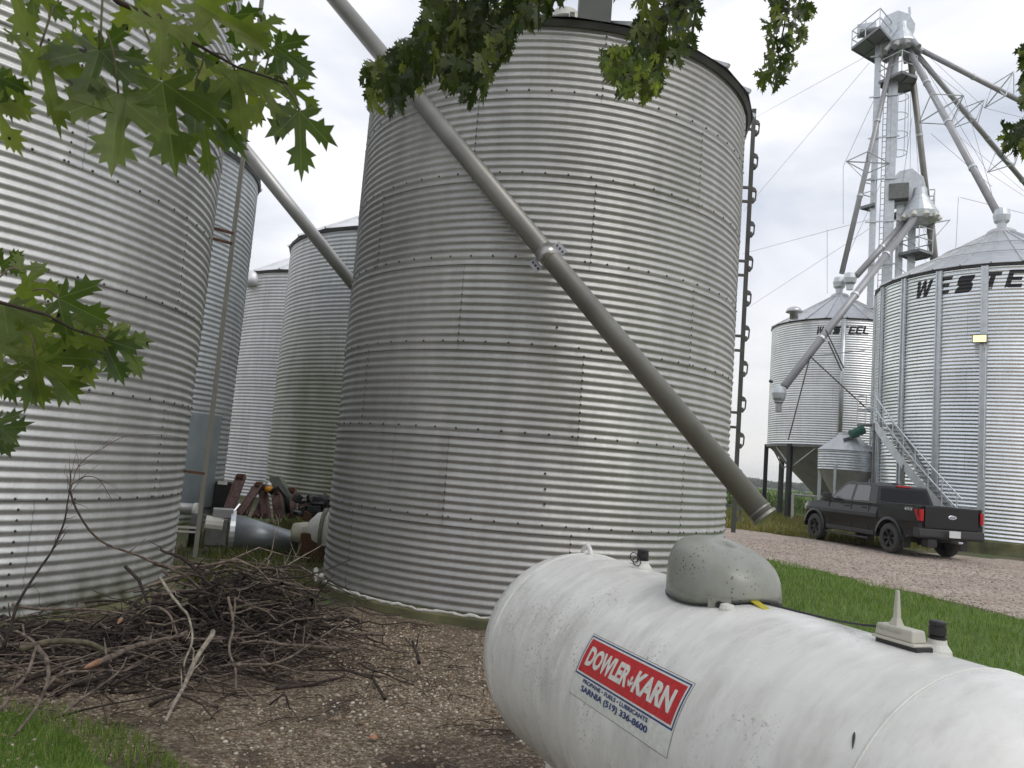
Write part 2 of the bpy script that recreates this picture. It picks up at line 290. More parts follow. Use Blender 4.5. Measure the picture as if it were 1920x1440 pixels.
# ------------------------------------------------------------------ mesh builder
class MB:
    def __init__(s): s.v=[];s.f=[];s.mi=[];s.uv=[]
    def add(s,vs,fs,mi=0,uv=None):
        o=len(s.v); s.v.extend([tuple(v) for v in vs]); s.f.extend([tuple(i+o for i in f) for f in fs]); s.mi.extend([mi]*len(fs))
        if uv is not None: s.uv.extend(uv)
        return s
    def box(s,c,size,rot=None,mi=0):
        hx,hy,hz=[k/2 for k in size]
        vs=[Vector((a*hx,b*hy,d*hz)) for a in(-1,1) for b in(-1,1) for d in(-1,1)]
        if rot is not None: vs=[rot@v for v in vs]
        c=Vector(c); vs=[v+c for v in vs]
        return s.add(vs,[(0,1,3,2),(4,6,7,5),(0,4,5,1),(2,3,7,6),(0,2,6,4),(1,5,7,3)],mi)
    def bar(s,p0,p1,w,h,mi=0,up=Vector((0,0,1))):
        p0=Vector(p0);p1=Vector(p1); d=(p1-p0); Ln=d.length; d.normalize()
        if abs(d.dot(up))>.98: up=Vector((0,1,0))
        sx=d.cross(up).normalized(); uz=sx.cross(d)
        R=Matrix((sx,d,uz)).transposed()
        return s.box((p0+p1)/2,(w,Ln,h),R,mi)
    def tube(s,pts,r,n=10,mi=0,caps=True):
        pts=[Vector(p) for p in pts]; k=len(pts)
        rs=r if isinstance(r,(list,tuple)) else [r]*k
        o=len(s.v); prev=None
        for i,p in enumerate(pts):
            d=(pts[min(i+1,k-1)]-pts[max(i-1,0)]).normalized()
            a=(prev if prev is not None else (Vector((0,0,1)) if abs(d.z)<.9 else Vector((1,0,0))))
            a=(a-d*a.dot(d)).normalized(); prev=a; b=d.cross(a)
            for j in range(n):
                t=2*PI*j/n; s.v.append(tuple(p+(a*math.cos(t)+b*math.sin(t))*rs[i]))
        for i in range(k-1):
            for j in range(n):
                s.f.append((o+i*n+j,o+i*n+(j+1)%n,o+(i+1)*n+(j+1)%n,o+(i+1)*n+j)); s.mi.append(mi)
        if caps:
            s.f.append(tuple(o+j for j in range(n))[::-1]); s.mi.append(mi)
            s.f.append(tuple(o+(k-1)*n+j for j in range(n))); s.mi.append(mi)
        return s
    def lathe(s,prof,c=(0,0,0),n=32,mi=0,a0=0,axis=None,caps=True):
        c=Vector(c); o=len(s.v)
        for (r,z) in prof:
            for j in range(n):
                t=a0+2*PI*j/n; v=Vector((r*math.sin(t),-r*math.cos(t),z))
                if axis is not None: v=axis@v
                s.v.append(tuple(v+c))
        for i in range(len(prof)-1):
            for j in range(n):
                s.f.append((o+i*n+j,o+i*n+(j+1)%n,o+(i+1)*n+(j+1)%n,o+(i+1)*n+j)); s.mi.append(mi)
        for i in(0,len(prof)-1):
            if caps and prof[i][0]>1e-4: s.f.append(tuple(o+i*n+j for j in range(n))); s.mi.append(mi)
        return s
    def prism(s,poly,y0,y1,fn=None,mi=0):   # poly in (x,z), extruded along y
        n=len(poly); vs=[Vector((x,y0,z)) for x,z in poly]+[Vector((x,y1,z)) for x,z in poly]
        if fn: vs=[fn(v) for v in vs]
        fs=[tuple(range(n)),tuple(range(2*n-1,n-1,-1))]+[(i,i+n,(i+1)%n+n,(i+1)%n) for i in range(n)]
        return s.add(vs,fs,mi)
    def cut(s):
        if not hasattr(s,'cuts'): s.cuts=[(0,0)]
        if s.cuts[-1]!=(len(s.v),len(s.f)): s.cuts.append((len(s.v),len(s.f)))
        return s
    def each(s,name,mats,parent=None,**k):
        s.cut(); out=[]
        for (a,b),(c,d) in zip(s.cuts,s.cuts[1:]):
            m=MB(); m.v=s.v[a:c]; m.f=[tuple(i-a for i in f) for f in s.f[b:d]]; m.mi=s.mi[b:d]; out.append(m.build(name,mats,parent,**k))
        return out
    def build(s,name,mats,parent=None,smooth=False,bevel=0,local=False,fixn=True,sub=0):
        off=Vector((0,0,0))
        if parent is not None and not local: off=Vector(ROOTLOC.get(parent.name,parent.location))
        me=bpy.data.meshes.new(name); vs=[(v[0]-off.x,v[1]-off.y,v[2]-off.z) for v in s.v]
        me.from_pydata(vs,[],s.f)
        if not isinstance(mats,(list,tuple)): mats=[mats]
        for m in mats: me.materials.append(m)
        me.polygons.foreach_set('material_index',s.mi)
        if smooth: me.polygons.foreach_set('use_smooth',[True]*len(s.f))
        if s.uv and len(s.uv)==len(s.v):
            ul=me.uv_layers.new(name='UVMap'); li=np.zeros(len(me.loops),dtype=np.int32); me.loops.foreach_get('vertex_index',li)
            ul.data.foreach_set('uv',np.array(s.uv,dtype=np.float32)[li].ravel())
        if fixn and len(s.f)<20000:
            bm=bmesh.new(); bm.from_mesh(me); bmesh.ops.recalc_face_normals(bm,faces=bm.faces); bm.to_mesh(me); bm.free()
        me.update()
        o=bpy.data.objects.new(name,me); COL.objects.link(o)
        if parent is not None:
            o.parent=parent
            ROOTLOC[o.name]=off
        else: ROOTLOC[o.name]=Vector((0,0,0))
        if bevel:
            b=o.modifiers.new('bevel','BEVEL'); b.width=bevel; b.segments=2; b.limit_method='ANGLE'; b.angle_limit=rad(35)
            if smooth is False:
                pass
        if sub:
            b=o.modifiers.new('sub','SUBSURF'); b.levels=sub; b.render_levels=sub
        return o
ROOTLOC={}
def thing(name,label,cat,loc=(0,0,0),rz=0,group=None):
    o=bpy.data.objects.new(name,None); COL.objects.link(o); o.empty_display_size=.3
    o.location=loc; o.rotation_euler=(0,0,rz); o['label']=label; o['category']=cat
    if group:o['group']=group
    ROOTLOC[o.name]=Vector(loc); return o
def tag(o,label,cat,group=None,kind=None):
    if label:o['label']=label
    if cat:o['category']=cat
    if group:o['group']=group
    if kind:o['kind']=kind
    return o
def lab(o,l): o['label']=l; return o
def npmesh(name,verts,faces_n,idx,mats,smooth=False,uv=None):
    # verts (N,3) ; idx flat loops ; faces of equal size faces_n
    me=bpy.data.meshes.new(name); nl=len(idx); nf=nl//faces_n
    me.vertices.add(len(verts)); me.vertices.foreach_set('co',np.asarray(verts,dtype=np.float32).ravel())
    me.loops.add(nl); me.loops.foreach_set('vertex_index',np.asarray(idx,dtype=np.int32))
    me.polygons.add(nf); me.polygons.foreach_set('loop_start',np.arange(nf,dtype=np.int32)*faces_n)
    if smooth: me.polygons.foreach_set('use_smooth',np.ones(nf,dtype=bool))
    me.materials.append(mats); me.update(calc_edges=True); me.validate()
    o=bpy.data.objects.new(name,me); COL.objects.link(o); return o

def textmesh(txt,bold=.0,shear=0.0,space=1.0,res=3):
    c=bpy.data.curves.new('lettering','FONT'); c.body=txt; c.size=1; c.offset=bold; c.shear=shear; c.space_character=space; c.resolution_u=res
    c.dimensions='2D'; c.fill_mode='FRONT'
    o=bpy.data.objects.new('lettering',c); COL.objects.link(o)
    dg=bpy.context.evaluated_depsgraph_get(); me=bpy.data.meshes.new_from_object(o.evaluated_get(dg))
    bpy.data.objects.remove(o); bpy.data.curves.remove(c); return me
def fitted(txt,width,height,bold=0,shear=0,cuts_x=0,cuts_y=0,space=1.0):
    """2D text as bmesh scaled to width x height, origin lower-left, subdivided for wrapping"""
    me=textmesh(txt,bold,shear,space); bm=bmesh.new(); bm.from_mesh(me); bpy.data.meshes.remove(me)
    xs=[v.co.x for v in bm.verts]; ys=[v.co.y for v in bm.verts]; x0,x1,y0,y1=min(xs),max(xs),min(ys),max(ys)
    for v in bm.verts: v.co=Vector(((v.co.x-x0)/(x1-x0)*width,(v.co.y-y0)/(y1-y0)*height,0))
    for k in range(1,cuts_x):
        bmesh.ops.bisect_plane(bm,geom=bm.verts[:]+bm.edges[:]+bm.faces[:],plane_co=(width*k/cuts_x,0,0),plane_no=(1,0,0))
    for k in range(1,cuts_y):
        bmesh.ops.bisect_plane(bm,geom=bm.verts[:]+bm.edges[:]+bm.faces[:],plane_co=(0,height*k/cuts_y,0),plane_no=(0,1,0))
    return bm
def bm_obj(bm,name,m,parent=None):
    me=bpy.data.meshes.new(name); bm.to_mesh(me); bm.free(); me.materials.append(m)
    o=bpy.data.objects.new(name,me); COL.objects.link(o)
    if parent: o.parent=parent; ROOTLOC[o.name]=ROOTLOC.get(parent.name,Vector((0,0,0)))
    return o

# ------------------------------------------------------------------ ground
def sheet(name,poly,z,m,edge_j=0,seed=1):
    rnd=random.Random(seed); pts=[]
    n=len(poly)
    for i in range(n):
        a=Vector(poly[i]);b=Vector(poly[(i+1)%n]); k=max(1,int((b-a).length/.35)) if edge_j else 1
        k=min(k,120)
        for j in range(k):
            p=a.lerp(b,j/k)
            if edge_j and j: p=p+Vector((mnoise.noise((p.x*1.3,p.y*1.3,seed))*edge_j,mnoise.noise((p.x*1.7,p.y*1.7,seed+9))*edge_j))
            pts.append((p.x,p.y,z))
    mb=MB().add(pts,[tuple(range(len(pts)))]); o=mb.build(name,m); tag(o,None,None,kind='structure'); return o
g2=lambda x,y:(ground(x,y).x,ground(x,y).y)
gr=MB().add([(-1500,-300,0),(1500,-300,0),(1500,3000,0),(-1500,3000,0)],[(0,1,2,3)]).build('ground',M['soil']); tag(gr,None,None,kind='structure')
# pebble yard in front of the silos
YARD=[(-9,-6),(9,-6),(6,2),(2.6,4.8),(2.3,7.4),(1.6,9.0),(-1.2,9.6),(-1.6,7.6),(-2.8,7.2),(-4.6,6.4),(-9,5)]
sheet('gravel_yard',YARD,.004,M['yard'],.35,3)
G=[g2(1458,1053),g2(1560,1078),g2(1740,1120),g2(1918,1165)]
# driveway: between lawn and bins
far=[g2(1352,998),g2(1430,985),g2(1500,1000),g2(1620,1030),g2(1760,1056),g2(1900,1062)]
DRIVE=[(2.6,20.5),(4.4,30),(6.5,30.5),(9.2,26.6),(11.6,23.6),(14,23.4),(18,23.0),(40,19),(60,4),(30,-6),(14,2),G[3],G[2],G[1],G[0],(5.0,18.2)]
sheet('driveway',DRIVE,.008,M['drive'],.5,5)
LAWN=[G[0],(4.2,16.8),(3.2,13.5),(2.4,10.2),(2.2,8.2),(2.7,5.4),(3.4,3.4),(5,0),(12,-3),(14,2),G[3],G[2],G[1]]
sheet('lawn',LAWN,.006,M['turf'],.18,8)
sheet('field',[(-300,47),(300,47),(900,2500),(-900,2500)],.004,M['field'])

# ------------------------------------------------------------------ scattering helpers
def inpoly(x,y,P):
    c=False; n=len(P)
    j=n-1
    for i in range(n):
        xi,yi=P[i][0],P[i][1]; xj,yj=P[j][0],P[j][1]
        if (yi>y)!=(yj>y) and x<(xj-xi)*(y-yi)/(yj-yi)+xi: c=not c
        j=i
    return c
BINS=[((.32,10.32),2.6),((-6.25,7.86),2.95),((18.16,28.81),4.5),((-7.55,16.3),3.1),((-2.5,21.9),4.1)]
def blades(name,P,count,h0,h1,wd,m,seed,lean=.5,weight=None,zb=.004,npow=1.0):
    rng=np.random.default_rng(seed); xs=[p[0] for p in P]; ys=[p[1] for p in P]; x0,x1,y0,y1=min(xs),max(xs),min(ys),max(ys)
    V=[];n=0;tries=0
    while n<count and tries<count*30:
        tries+=1
        x=rng.uniform(x0,x1); y=rng.uniform(y0,y1)
        if not inpoly(x,y,P): continue
        d=math.hypot(x,y)
        if rng.random()>min(1,(4.5/max(d,2))**npow): continue
        if weight and rng.random()>weight(x,y): continue
        if any(math.hypot(x-c[0],y-c[1])<r for c,r in BINS): continue
        sz=1+max(0,d-5)*.07
        h=rng.uniform(h0,h1)*min(sz,1.6); a=rng.uniform(0,2*PI); wv=wd*rng.uniform(.6,1.3)*sz; l=rng.uniform(0,lean)*h; b=rng.uniform(0,2*PI)
        dx,dy=math.cos(a)*wv/2,math.sin(a)*wv/2; lx,ly=math.cos(b)*l,math.sin(b)*l
        V+= [(x-dx,y-dy,zb),(x+dx,y+dy,zb),(x+dx*.7+lx*.35,y+dy*.7+ly*.35,zb+h*.55),(x-dx*.7+lx*.35,y-dy*.7+ly*.35,zb+h*.55),(x+lx,y+ly,zb+h)]
        n+=1
    V=np.array(V,dtype=np.float32); k=np.arange(n)*5
    quads=np.stack([k,k+1,k+2,k+3],1); tris=np.stack([k+3,k+2,k+4,k+4],1)
    me=bpy.data.meshes.new(name); fs=[tuple(q) for q in quads.tolist()]+[tuple(t[:3]) for t in tris.tolist()]
    me.from_pydata(V.tolist(),[],fs); me.materials.append(m)
    o=bpy.data.objects.new(name,me); COL.objects.link(o); return o
nz=lambda x,y,s,o=0:mnoise.noise((x*s+o,y*s-o,o*.7))
# bottom left lawn corner
GL=[(-3.4,1.5),(-1.0,1.5),(-1.15,3.1),(-1.55,3.75),(-2.1,4.25),(-2.6,4.55),(-3.8,4.5)]
sheet('grass_corner',GL,.008,M['turf'],.10,12)
GL2=[(-3.6,1.5),(-.7,1.5),(-.95,3.2),(-1.35,3.9),(-1.9,4.4),(-2.6,4.75),(-3.9,4.7)]
o=blades('grass',GL2,26000,.03,.085,.0045,M['grass'],5,.8,lambda x,y:min(1,max(.02,.95+1.2*nz(x,y,2.2,3)-max(0,y-4.0-.25*(-x-1.2))*2.2)),.006)
tag(o,'short green grass in the corner nearest the camera beside the brown gravel','grass',kind='stuff')
o=blades('grass',LAWN,60000,.03,.07,.006,M['grass'],6,.8,None,.006,.7)
tag(o,'mown green lawn strip between the white tank and the pinkish driveway','grass',kind='stuff')
MID=[(-5,13.5),(-4.0,9.0),(-3.0,7.9),(-1.9,7.5),(-1.5,8.6),(-1.9,11),(-2.0,14),(-2.2,18),(-6.8,18.5)]
o=blades('grass',MID,13000,.04,.14,.008,M['grass_dull'],7,.9,lambda x,y:min(1,max(0.0,.15+2.4*nz(x,y,1.3,7)+(y-9)*.10)),.004,.6)
tag(o,'patchy weedy grass on the ground between the old grain bins','grass',kind='stuff')
WD=[(2.9,20),(3.3,14),(3.8,18.5),(6.8,28.5),(9.0,27.0),(11.3,24.3),(15,24.2),(16,46),(2,47)]
o=blades('weeds',WD,26000,.06,.22,.012,M['weeds'],9,.9,lambda x,y:min(1,.5+1.2*nz(x,y,.6,2)),.004,.15)
tag(o,'yellowing rough grass behind the driveway around the parked truck','weeds',kind='stuff')

def pebbles(name,P,count,s0,s1,cols,seed,weight=None,zb=.004):
    rng=np.random.default_rng(seed); xs=[p[0] for p in P]; ys=[p[1] for p in P]
    ico=bmesh.new(); bmesh.ops.create_icosphere(ico,subdivisions=1,radius=1); bv=np.array([v.co[:] for v in ico.verts]); bf=np.array([[v.index for v in f.verts] for f in ico.faces]); ico.free()
    VV=[];FF=[];n=0;t=0
    while n<count and t<count*30:
        t+=1
        x=rng.uniform(min(xs),max(xs)); y=rng.uniform(min(ys),max(ys))
        if not inpoly(x,y,P): continue
        if weight and rng.random()>weight(x,y): continue
        if any(math.hypot(x-c[0],y-c[1])<r for c,r in BINS): continue
        s=s0+(s1-s0)*rng.random()**2.5; sc=s*np.array([rng.uniform(.8,1.3),rng.uniform(.7,1.1),rng.uniform(.4,.7)]); a=rng.uniform(0,2*PI); ca,sa=math.cos(a),math.sin(a)
        v=bv*(1+rng.uniform(-.18,.18,(12,1)))*sc; v=np.stack([v[:,0]*ca-v[:,1]*sa+x,v[:,0]*sa+v[:,1]*ca+y,v[:,2]+zb+sc[2]*.4],1)
        VV.append(v); FF.append(bf+n*12); n+=1
    o=npmesh(name,np.concatenate(VV),3,np.concatenate(FF).ravel(),cols); return o
def pebmat(name,*st):
    m,nt,b=mat(name); g=nt.nodes.new("ShaderNodeNewGeometry"); c=ramp(nt,g.outputs['Random Per Island'],*st); c=mixc(nt,1.0,c,ramp(nt,noise(nt,120,2),(.3,.85),(.7,1.12)),'MULTIPLY')
    nt.links.new(c,b.inputs['Base Color']); b.inputs['Roughness'].default_value=.8; return m
M['peb']=pebmat('brown pebbles',(0.0,(.13,.085,.05)),(.4,(.24,.18,.12)),(.7,(.34,.265,.19)),(.9,(.46,.39,.30)),(1.0,(.58,.53,.45)))
PB=[(-3.6,3.0),(1.2,3.0),(1.2,5.5),(.2,7.6),(-1.6,7.9),(-3.0,6.9),(-4.2,5.8)]
o=pebbles('gravel',PB,26000,.004,.016,M['peb'],4,lambda x,y:min(1,.62+.9*nz(x,y,1.1,5)))
tag(o,'loose brown and tan pebbles covering the ground beside the brush pile','gravel',kind='stuff')
M['peb2']=pebmat('pink gravel stones',(0.0,(.22,.17,.14)),(.6,(.38,.31,.26)),(1.0,(.60,.54,.48)))
DP=[G[0],G[1],G[2],G[3],(14,6),(18,20),(12.5,21.5),(9.5,24.5),(5.5,22)]
o=pebbles('gravel',DP,12000,.010,.030,M['peb2'],14,None,.008)
tag(o,'loose pinkish stones scattered over the driveway by the black truck','gravel',kind='stuff')

# ------------------------------------------------------------------ corrugated grain bins
def corr_wall(mb,R,z0,z1,pitch,amp,nseg,rpw,ring_h=None,phi0=0,seam=None,half=False):
    rows=int(round((z1-z0)/pitch*rpw))
    zz=np.linspace(z0,z1,rows+1); ph=2*PI*(zz-z0)/pitch
    rr=R+amp*np.sin(ph)
    if ring_h: rr=rr+np.where((np.floor((zz-z0)/ring_h)%2)==0,0,.003)
    t=np.linspace(0,2*PI,nseg,endpoint=False)+phi0
    o=len(mb.v)
    X=np.outer(rr,np.sin(t)); Y=-np.outer(rr,np.cos(t)); Z=np.repeat(zz[:,None],nseg,1)
    dn=.0022*(np.sin(X*2.3+Z*1.1)*np.sin(Y*1.9-Z*1.7)+.6*np.sin(X*5.1-Z*2.9+Y*3.3)+.5*np.sin(Z*6.3+X*1.4)*np.sin(Y*4.2+X*3.7)); k_=1+dn/R; X=X*k_; Y=Y*k_
    if seam:
        for i,z in enumerate(zz):
            ri=int((z-z0)/ring_h+1e-6)
            for k in range(seam[0]):
                a=(seam[1]+(k+.5*(ri%2))*2*PI/seam[0]+PI)%(2*PI)-PI
                j=int(round((a-phi0)/(2*PI)*nseg))%nseg
                for q in(0,1):
                    jj=(j+q)%nseg; f=(rr[i]+.0045)/rr[i]; X[i,jj]*=f; Y[i,jj]*=f
    mb.v.extend(zip(X.ravel().tolist(),Y.ravel().tolist(),Z.ravel().tolist()))
    i=np.arange(rows)[:,None]*nseg; j=np.arange(nseg)[None,:]; jn=(j+1)%nseg
    F=np.stack([i+j,i+jn,i+nseg+jn,i+nseg+j],-1).reshape(-1,4)+o
    mb.f.extend(map(tuple,F.tolist())); mb.mi.extend([0]*len(F))
def bolts(mb,R,z0,z1,pitch,amp,ring_h,per_ring,seams,sphi,span,size=.0135,mi=1):
    def one(phi,z):
        r=R+amp*.9
        c=Vector((r*math.sin(phi),-r*math.cos(phi),z)); nrm=Vector((math.sin(phi),-math.cos(phi),0)); t=Vector((math.cos(phi),math.sin(phi),0)); u=Vector((0,0,1))
        vs=[c+(t*math.cos(a)+u*math.sin(a))*size for a in [k*PI/3 for k in range(6)]]+[c+nrm*.009+(t*math.cos(a)+u*math.sin(a))*size*.7 for a in [k*PI/3 for k in range(6)]]
        mb.add(vs,[(6,7,8,9,10,11)]+[(k,(k+1)%6,(k+1)%6+6,k+6) for k in range(6)],mi)
    nr=int(round((z1-z0)/ring_h))
    for r in range(1,nr):
        z=z0+r*ring_h+.25*pitch-pitch*0
        for k in range(per_ring):
            phi=-PI+2*PI*(k+.37)/per_ring
            if span[0]<phi<span[1] : one(phi,z)
    for r in range(nr):
        for k in range(seams):
            phi=(sphi+(k+.5*(r%2))*2*PI/seams+PI)%(2*PI)-PI
            if not(span[0]<phi<span[1]): continue
            for q in range(int(ring_h/pitch)):
                one(phi+.004,z0+r*ring_h+(q+.25)*pitch)
def roof(root,R,z,slope,mroof,ribs=20,over=.08,cap=.35,trim=True,mshade=None):
    mb=MB(); n=ribs; zt=z+(R-cap)*math.tan(slope)
    Ro=R+over; zo=z-over*math.tan(slope)+.03
    prof=[]
    vs=[];fs=[]
    for i in range(n):
        a=2*PI*i/n; 
        for (r,zz) in((Ro,zo),(cap,zt+.03)): vs.append((r*math.sin(a),-r*math.cos(a),zz))
    for i in range(n):
        j=(i+1)%n; fs.append((2*i,2*j,2*j+1,2*i+1))
    mb.add(vs,fs)
    mb.add([(v[0],v[1],v[2]-.012) for v in vs],[f[::-1] for f in fs])
    o1=mb.build('roof',mroof,root,local=True,fixn=False); 
    mb=MB()
    for i in range(n):
        a=2*PI*i/n; p0=Vector(((Ro+.02)*math.sin(a),-(Ro+.02)*math.cos(a),zo+.015)); p1=Vector((cap*math.sin(a),-cap*math.cos(a),zt+.045)); mb.bar(p0,p1,.05,.045).cut()
    mb.each('rib',mroof,root,local=True)
    c=MB().lathe([(cap+.04,zt-.02),(cap+.04,zt+.12),(cap*.9,zt+.18),(.02,zt+.24)],n=20).build('roof_cap',mroof,root,smooth=False,local=True)
    if trim:
        t=MB().lathe([(R+.012,z-.10),(R+.035,z-.10),(R+over*.7,zo-.015),(R-.05,zo-.012)],n=ribs*4,caps=False).build('eave_shade_ring',mshade or M['eave_shade'],root,local=True)  # added dark ring drawn in place of the shadow below the roof edge
    return zt

BIN_GROUP='round corrugated grain bins'
def ladder(root,c,R,phi,z0,z1,m,step=.49,gap=.28,w=.08,tdir=None):
    lad=MB(); rd=Vector((math.sin(phi),-math.cos(phi),0)); tg=Vector((math.cos(phi),math.sin(phi),0)) if tdir is None else tdir
    P=lambda s,z:rd*(R+gap)+tg*s+Vector((0,0,z))
    for s in(-w/2,w/2): lad.bar(P(s,z0),P(s,z1),.06,.03,up=tg).cut()
    lad.each('ladder_rail',m,root,local=True)
    z=z0+.25; out=Vector((rd.x,rd.y,0))
    while z<z1-.1:
        rg=MB(); pts=[(.0,.085),(.055,.095),(.085,.05),(.08,-.05),(.045,-.10),(0,-.09)]
        for s in(-w/2+.01,w/2-.01):
            for a,b in zip(pts,pts[1:]):
                rg.bar(P(s,z)+out*a[0]+Vector((0,0,a[1])),P(s,z)+out*b[0]+Vector((0,0,b[1])),.02,.026,up=tg)
        rg.box(P(-w/2+.01,z)+out*.04+Vector((0,0,.065)),(.07,.03,.05)); rg.box(P(-w/2+.01,z)+out*.03+Vector((0,0,-.07)),(.045,.03,.05))
        rg.tube([P(-w/2,z+.1)+out*.03,P(w/2,z+.1)+out*.03],.012,6)
        rg.build('rung',m,root,local=True); z+=step
    z=z0+.35
    while z<z1:
        for dz in(0,.20):
            br=MB()
            br.bar(rd*(R-.01)+Vector((0,0,z+dz)),P(-w/2,z+dz),.03,.035); br.build('bracket',m,root,local=True)
        z+=1.05

def grain_bin(label,c,R,z0,zt,pitch,amp,nseg,rpw,wallm,ring_h,name='grain_bin',roofm=None,ribs=20,slope=rad(30),bolt=None,seam=None,foot=True,fmat=None,over=.08,cap=.35):
    root=thing(name,label,'grain bin',(c[0],c[1],0),0,BIN_GROUP)
    mb=MB(); corr_wall(mb,R,z0,zt,pitch,amp,nseg,rpw,ring_h,seam=seam)
    if bolt: bolts(mb,R,z0,zt,pitch,amp,ring_h,*bolt)
    mb.build('wall',[wallm,M['bolt']],root,smooth=True,local=True,fixn=False)
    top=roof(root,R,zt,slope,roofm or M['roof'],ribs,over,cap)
    if foot:
        f=MB().lathe([(R-.1,-.05),(R+.10,-.05),(R+.09,z0-.035),(R+.06,z0-.004),(R-.1,z0-.004)],n=72).build('foundation',fmat or M['concrete'],root,smooth=False,local=True)
    return root,top

# 1 main bin
RM=2.51; CM=(.32,10.32)
main,ztm=grain_bin('weathered grey corrugated bin behind the white tank, crossed by a slanting tube',CM,RM,.04+.075,6.3+.04,.9/11,.0088,300,10,M['bin_main'],.9,ribs=24,
    bolt=(66,6,.15,(-1.9,1.9)),seam=(6,.15),over=.10)
ladder(main,CM,RM,math.atan2(3.10-CM[0],-(10.52-CM[1])),.95,6.85,plain('dark ladder steel',(.10,.10,.095),.6,.3,.2,8),tdir=Vector((.283,.959,0)))
# square roof chute
p=atr(1113,38,8.55)-Vector((CM[0],CM[1],0))
MB().box(p+Vector((0,0,.35)),(.37,.37,1.1)).build('roof_chute',plain('dark painted chute',(.075,.08,.07),.6,0,.1,5),main,local=True,bevel=.005)
q=atr(1060,30,8.3)-Vector((CM[0],CM[1],0))
MB().lathe([(.14,0),(.14,.08),(.10,.10)],(q.x,q.y,q.z-.05),20).build('roof_vent',M['white'],main,local=True)
# foam bead at the base
rnd=random.Random(3); pts=[];rr=[]
for i in range(60):
    a=-1.12+i*.022; pts.append(((RM+.06+rnd.uniform(-.015,.02))*math.sin(a),-(RM+.06+rnd.uniform(-.015,.02))*math.cos(a),.105+rnd.uniform(-.012,.012))); rr.append(.012+.012*rnd.random())
MB().tube(pts,rr,6).build('sealant_bead',M['foam'],main,smooth=True,local=True)
pts=[];rr=[]
for i in range(16):
    a=-1.30+i*.014; pts.append(((RM+.10)*math.sin(a),-(RM+.10)*math.cos(a),.12+.055*math.sin(i*.5)+rnd.uniform(-.01,.01))); rr.append(.022+.014*rnd.random())
MB().tube(pts,rr,7).build('sealant_bead',M['foam'],main,smooth=True,local=True)
# open hatch bolts row (three dark plugs)
pl=MB()
for (x,y) in [(1022,888),(1022,917),(1021,945),(1044,614)]:
    f,z=cylhit(x,y,CM,RM); pl.tube([((RM-.0)*math.sin(f),-(RM)*math.cos(f),z),((RM+.018)*math.sin(f),-(RM+.018)*math.cos(f),z)],.012,8)
pl.build('plug',M['bolt'],main,local=True)

# 2 left bin
RL=2.83; CL=(-6.256,7.861)
leftb,_=grain_bin('bright corrugated bin filling the left of the view behind maple leaves',CL,RL,.06,.06+.937*9,.937/11,.0095,320,9,M['bin_left'],.937,ribs=26,
    bolt=(72,6,1.0,(.2,2.6)),seam=(6,1.0))
ph=math.atan2(-3.66-CL[0],-(9.63-CL[1])); 
lr=MB(); rd=Vector((math.sin(ph),-math.cos(ph),0)); gp=math.hypot(-3.66-CL[0],9.63-CL[1])
lr.bar(rd*gp+Vector((0,0,.19)),rd*gp+Vector((0,0,8.6)),.05,.03).cut(); lr.bar(rd*gp+Vector((-.355*.36,.935*.36,.19)),rd*gp+Vector((-.355*.36,.935*.36,8.6)),.045,.03)
lr.each('ladder_rail',plain('pale ladder rail',(.30,.29,.26),.5,.4,.1,4),leftb,local=True)
rg=MB(); z=.5
while z<8.5: rg.tube([rd*gp+Vector((0,0,z)),rd*gp+Vector((-.355*.36,.935*.36,z))],.012,6).cut(); z+=.3
rg.each('rung',M['steel_dark'],leftb,local=True)
br=MB()
for (x,y) in((405,436),(408,456)):
    zb_=atr(x+20,y,10.3).z; br.bar(rd*(RL-.01)+Vector((0,0,zb_+.02)),rd*gp+Vector((0,0,zb_)),.03,.03).cut()
for k in (1.2,6.9): br.bar(rd*(RL-.01)+Vector((0,0,k+.02)),rd*gp+Vector((0,0,k)),.03,.03).cut()
br.each('bracket',M['rust'],leftb,local=True)

# 3-5 bins behind
bb=rad(-19.55)-math.asin(3.0/17.6); C2=(17.6*math.sin(bb),17.6*math.cos(bb))
b2,_=grain_bin('bluish corrugated bin just behind the bright left bin, its roof pierced by sky',C2,3.0,.05,7.15,.1,.009,150,7,M['bin_blue'],1.1,ribs=22)
MB().add([(v) for v in []],[]) if False else None
f0,zz=cylhit(380,950,C2,3.03); f1,z1_=cylhit(372,790,C2,3.03)
dr=MB(); vs=[];fs=[]
for i in range(9):
    a=f0-.25+i*.045
    for z in(.35,2.1): vs.append((3.03*math.sin(a),-3.03*math.cos(a),z))
for i in range(8): fs.append((2*i,2*i+2,2*i+3,2*i+1))
dr.add(vs,fs); d=dr.build('access_door',plain('smooth blue grey door sheet',(.24,.275,.29),.45,.5,.1,3),b2,local=True,fixn=False)
sm=d.modifiers.new('s','SOLIDIFY'); sm.thickness=.03; sm.offset=0
b2['label']='bluish corrugated bin just behind the bright left bin and its thin pale ladder'
bb=rad(-19.9)+math.asin(3.0/27); C3=(27*math.sin(bb),27*math.cos(bb))
b3,_=grain_bin('narrow strip of pale far bin with a round vent on its roof edge',C3,3.0,.05,7.0,.1,.009,110,6,M['bin_plain'],1.1,roofm=M['rooflight'],ribs=18)
vp=atr(474,519,25.5)-Vector((C3[0],C3[1],0))
vn=MB().lathe([(0.001,.30),(.18,.27),(.29,.16),(.33,0),(.33,-.2)],vp-Vector((0,0,.1)),20).build('roof_vent',M['rooflight'],b3,smooth=True,local=True)
bb=rad(-16.85)+math.asin(4.0/22); C4=(22*math.sin(bb),22*math.cos(bb))
b4,_=grain_bin('green stained corrugated bin standing behind the rusty scrap irons',C4,4.0,.05,7.0,.1,.009,150,6,M['bin_algae'],1.1,roofm=M['rooflight'],ribs=20)

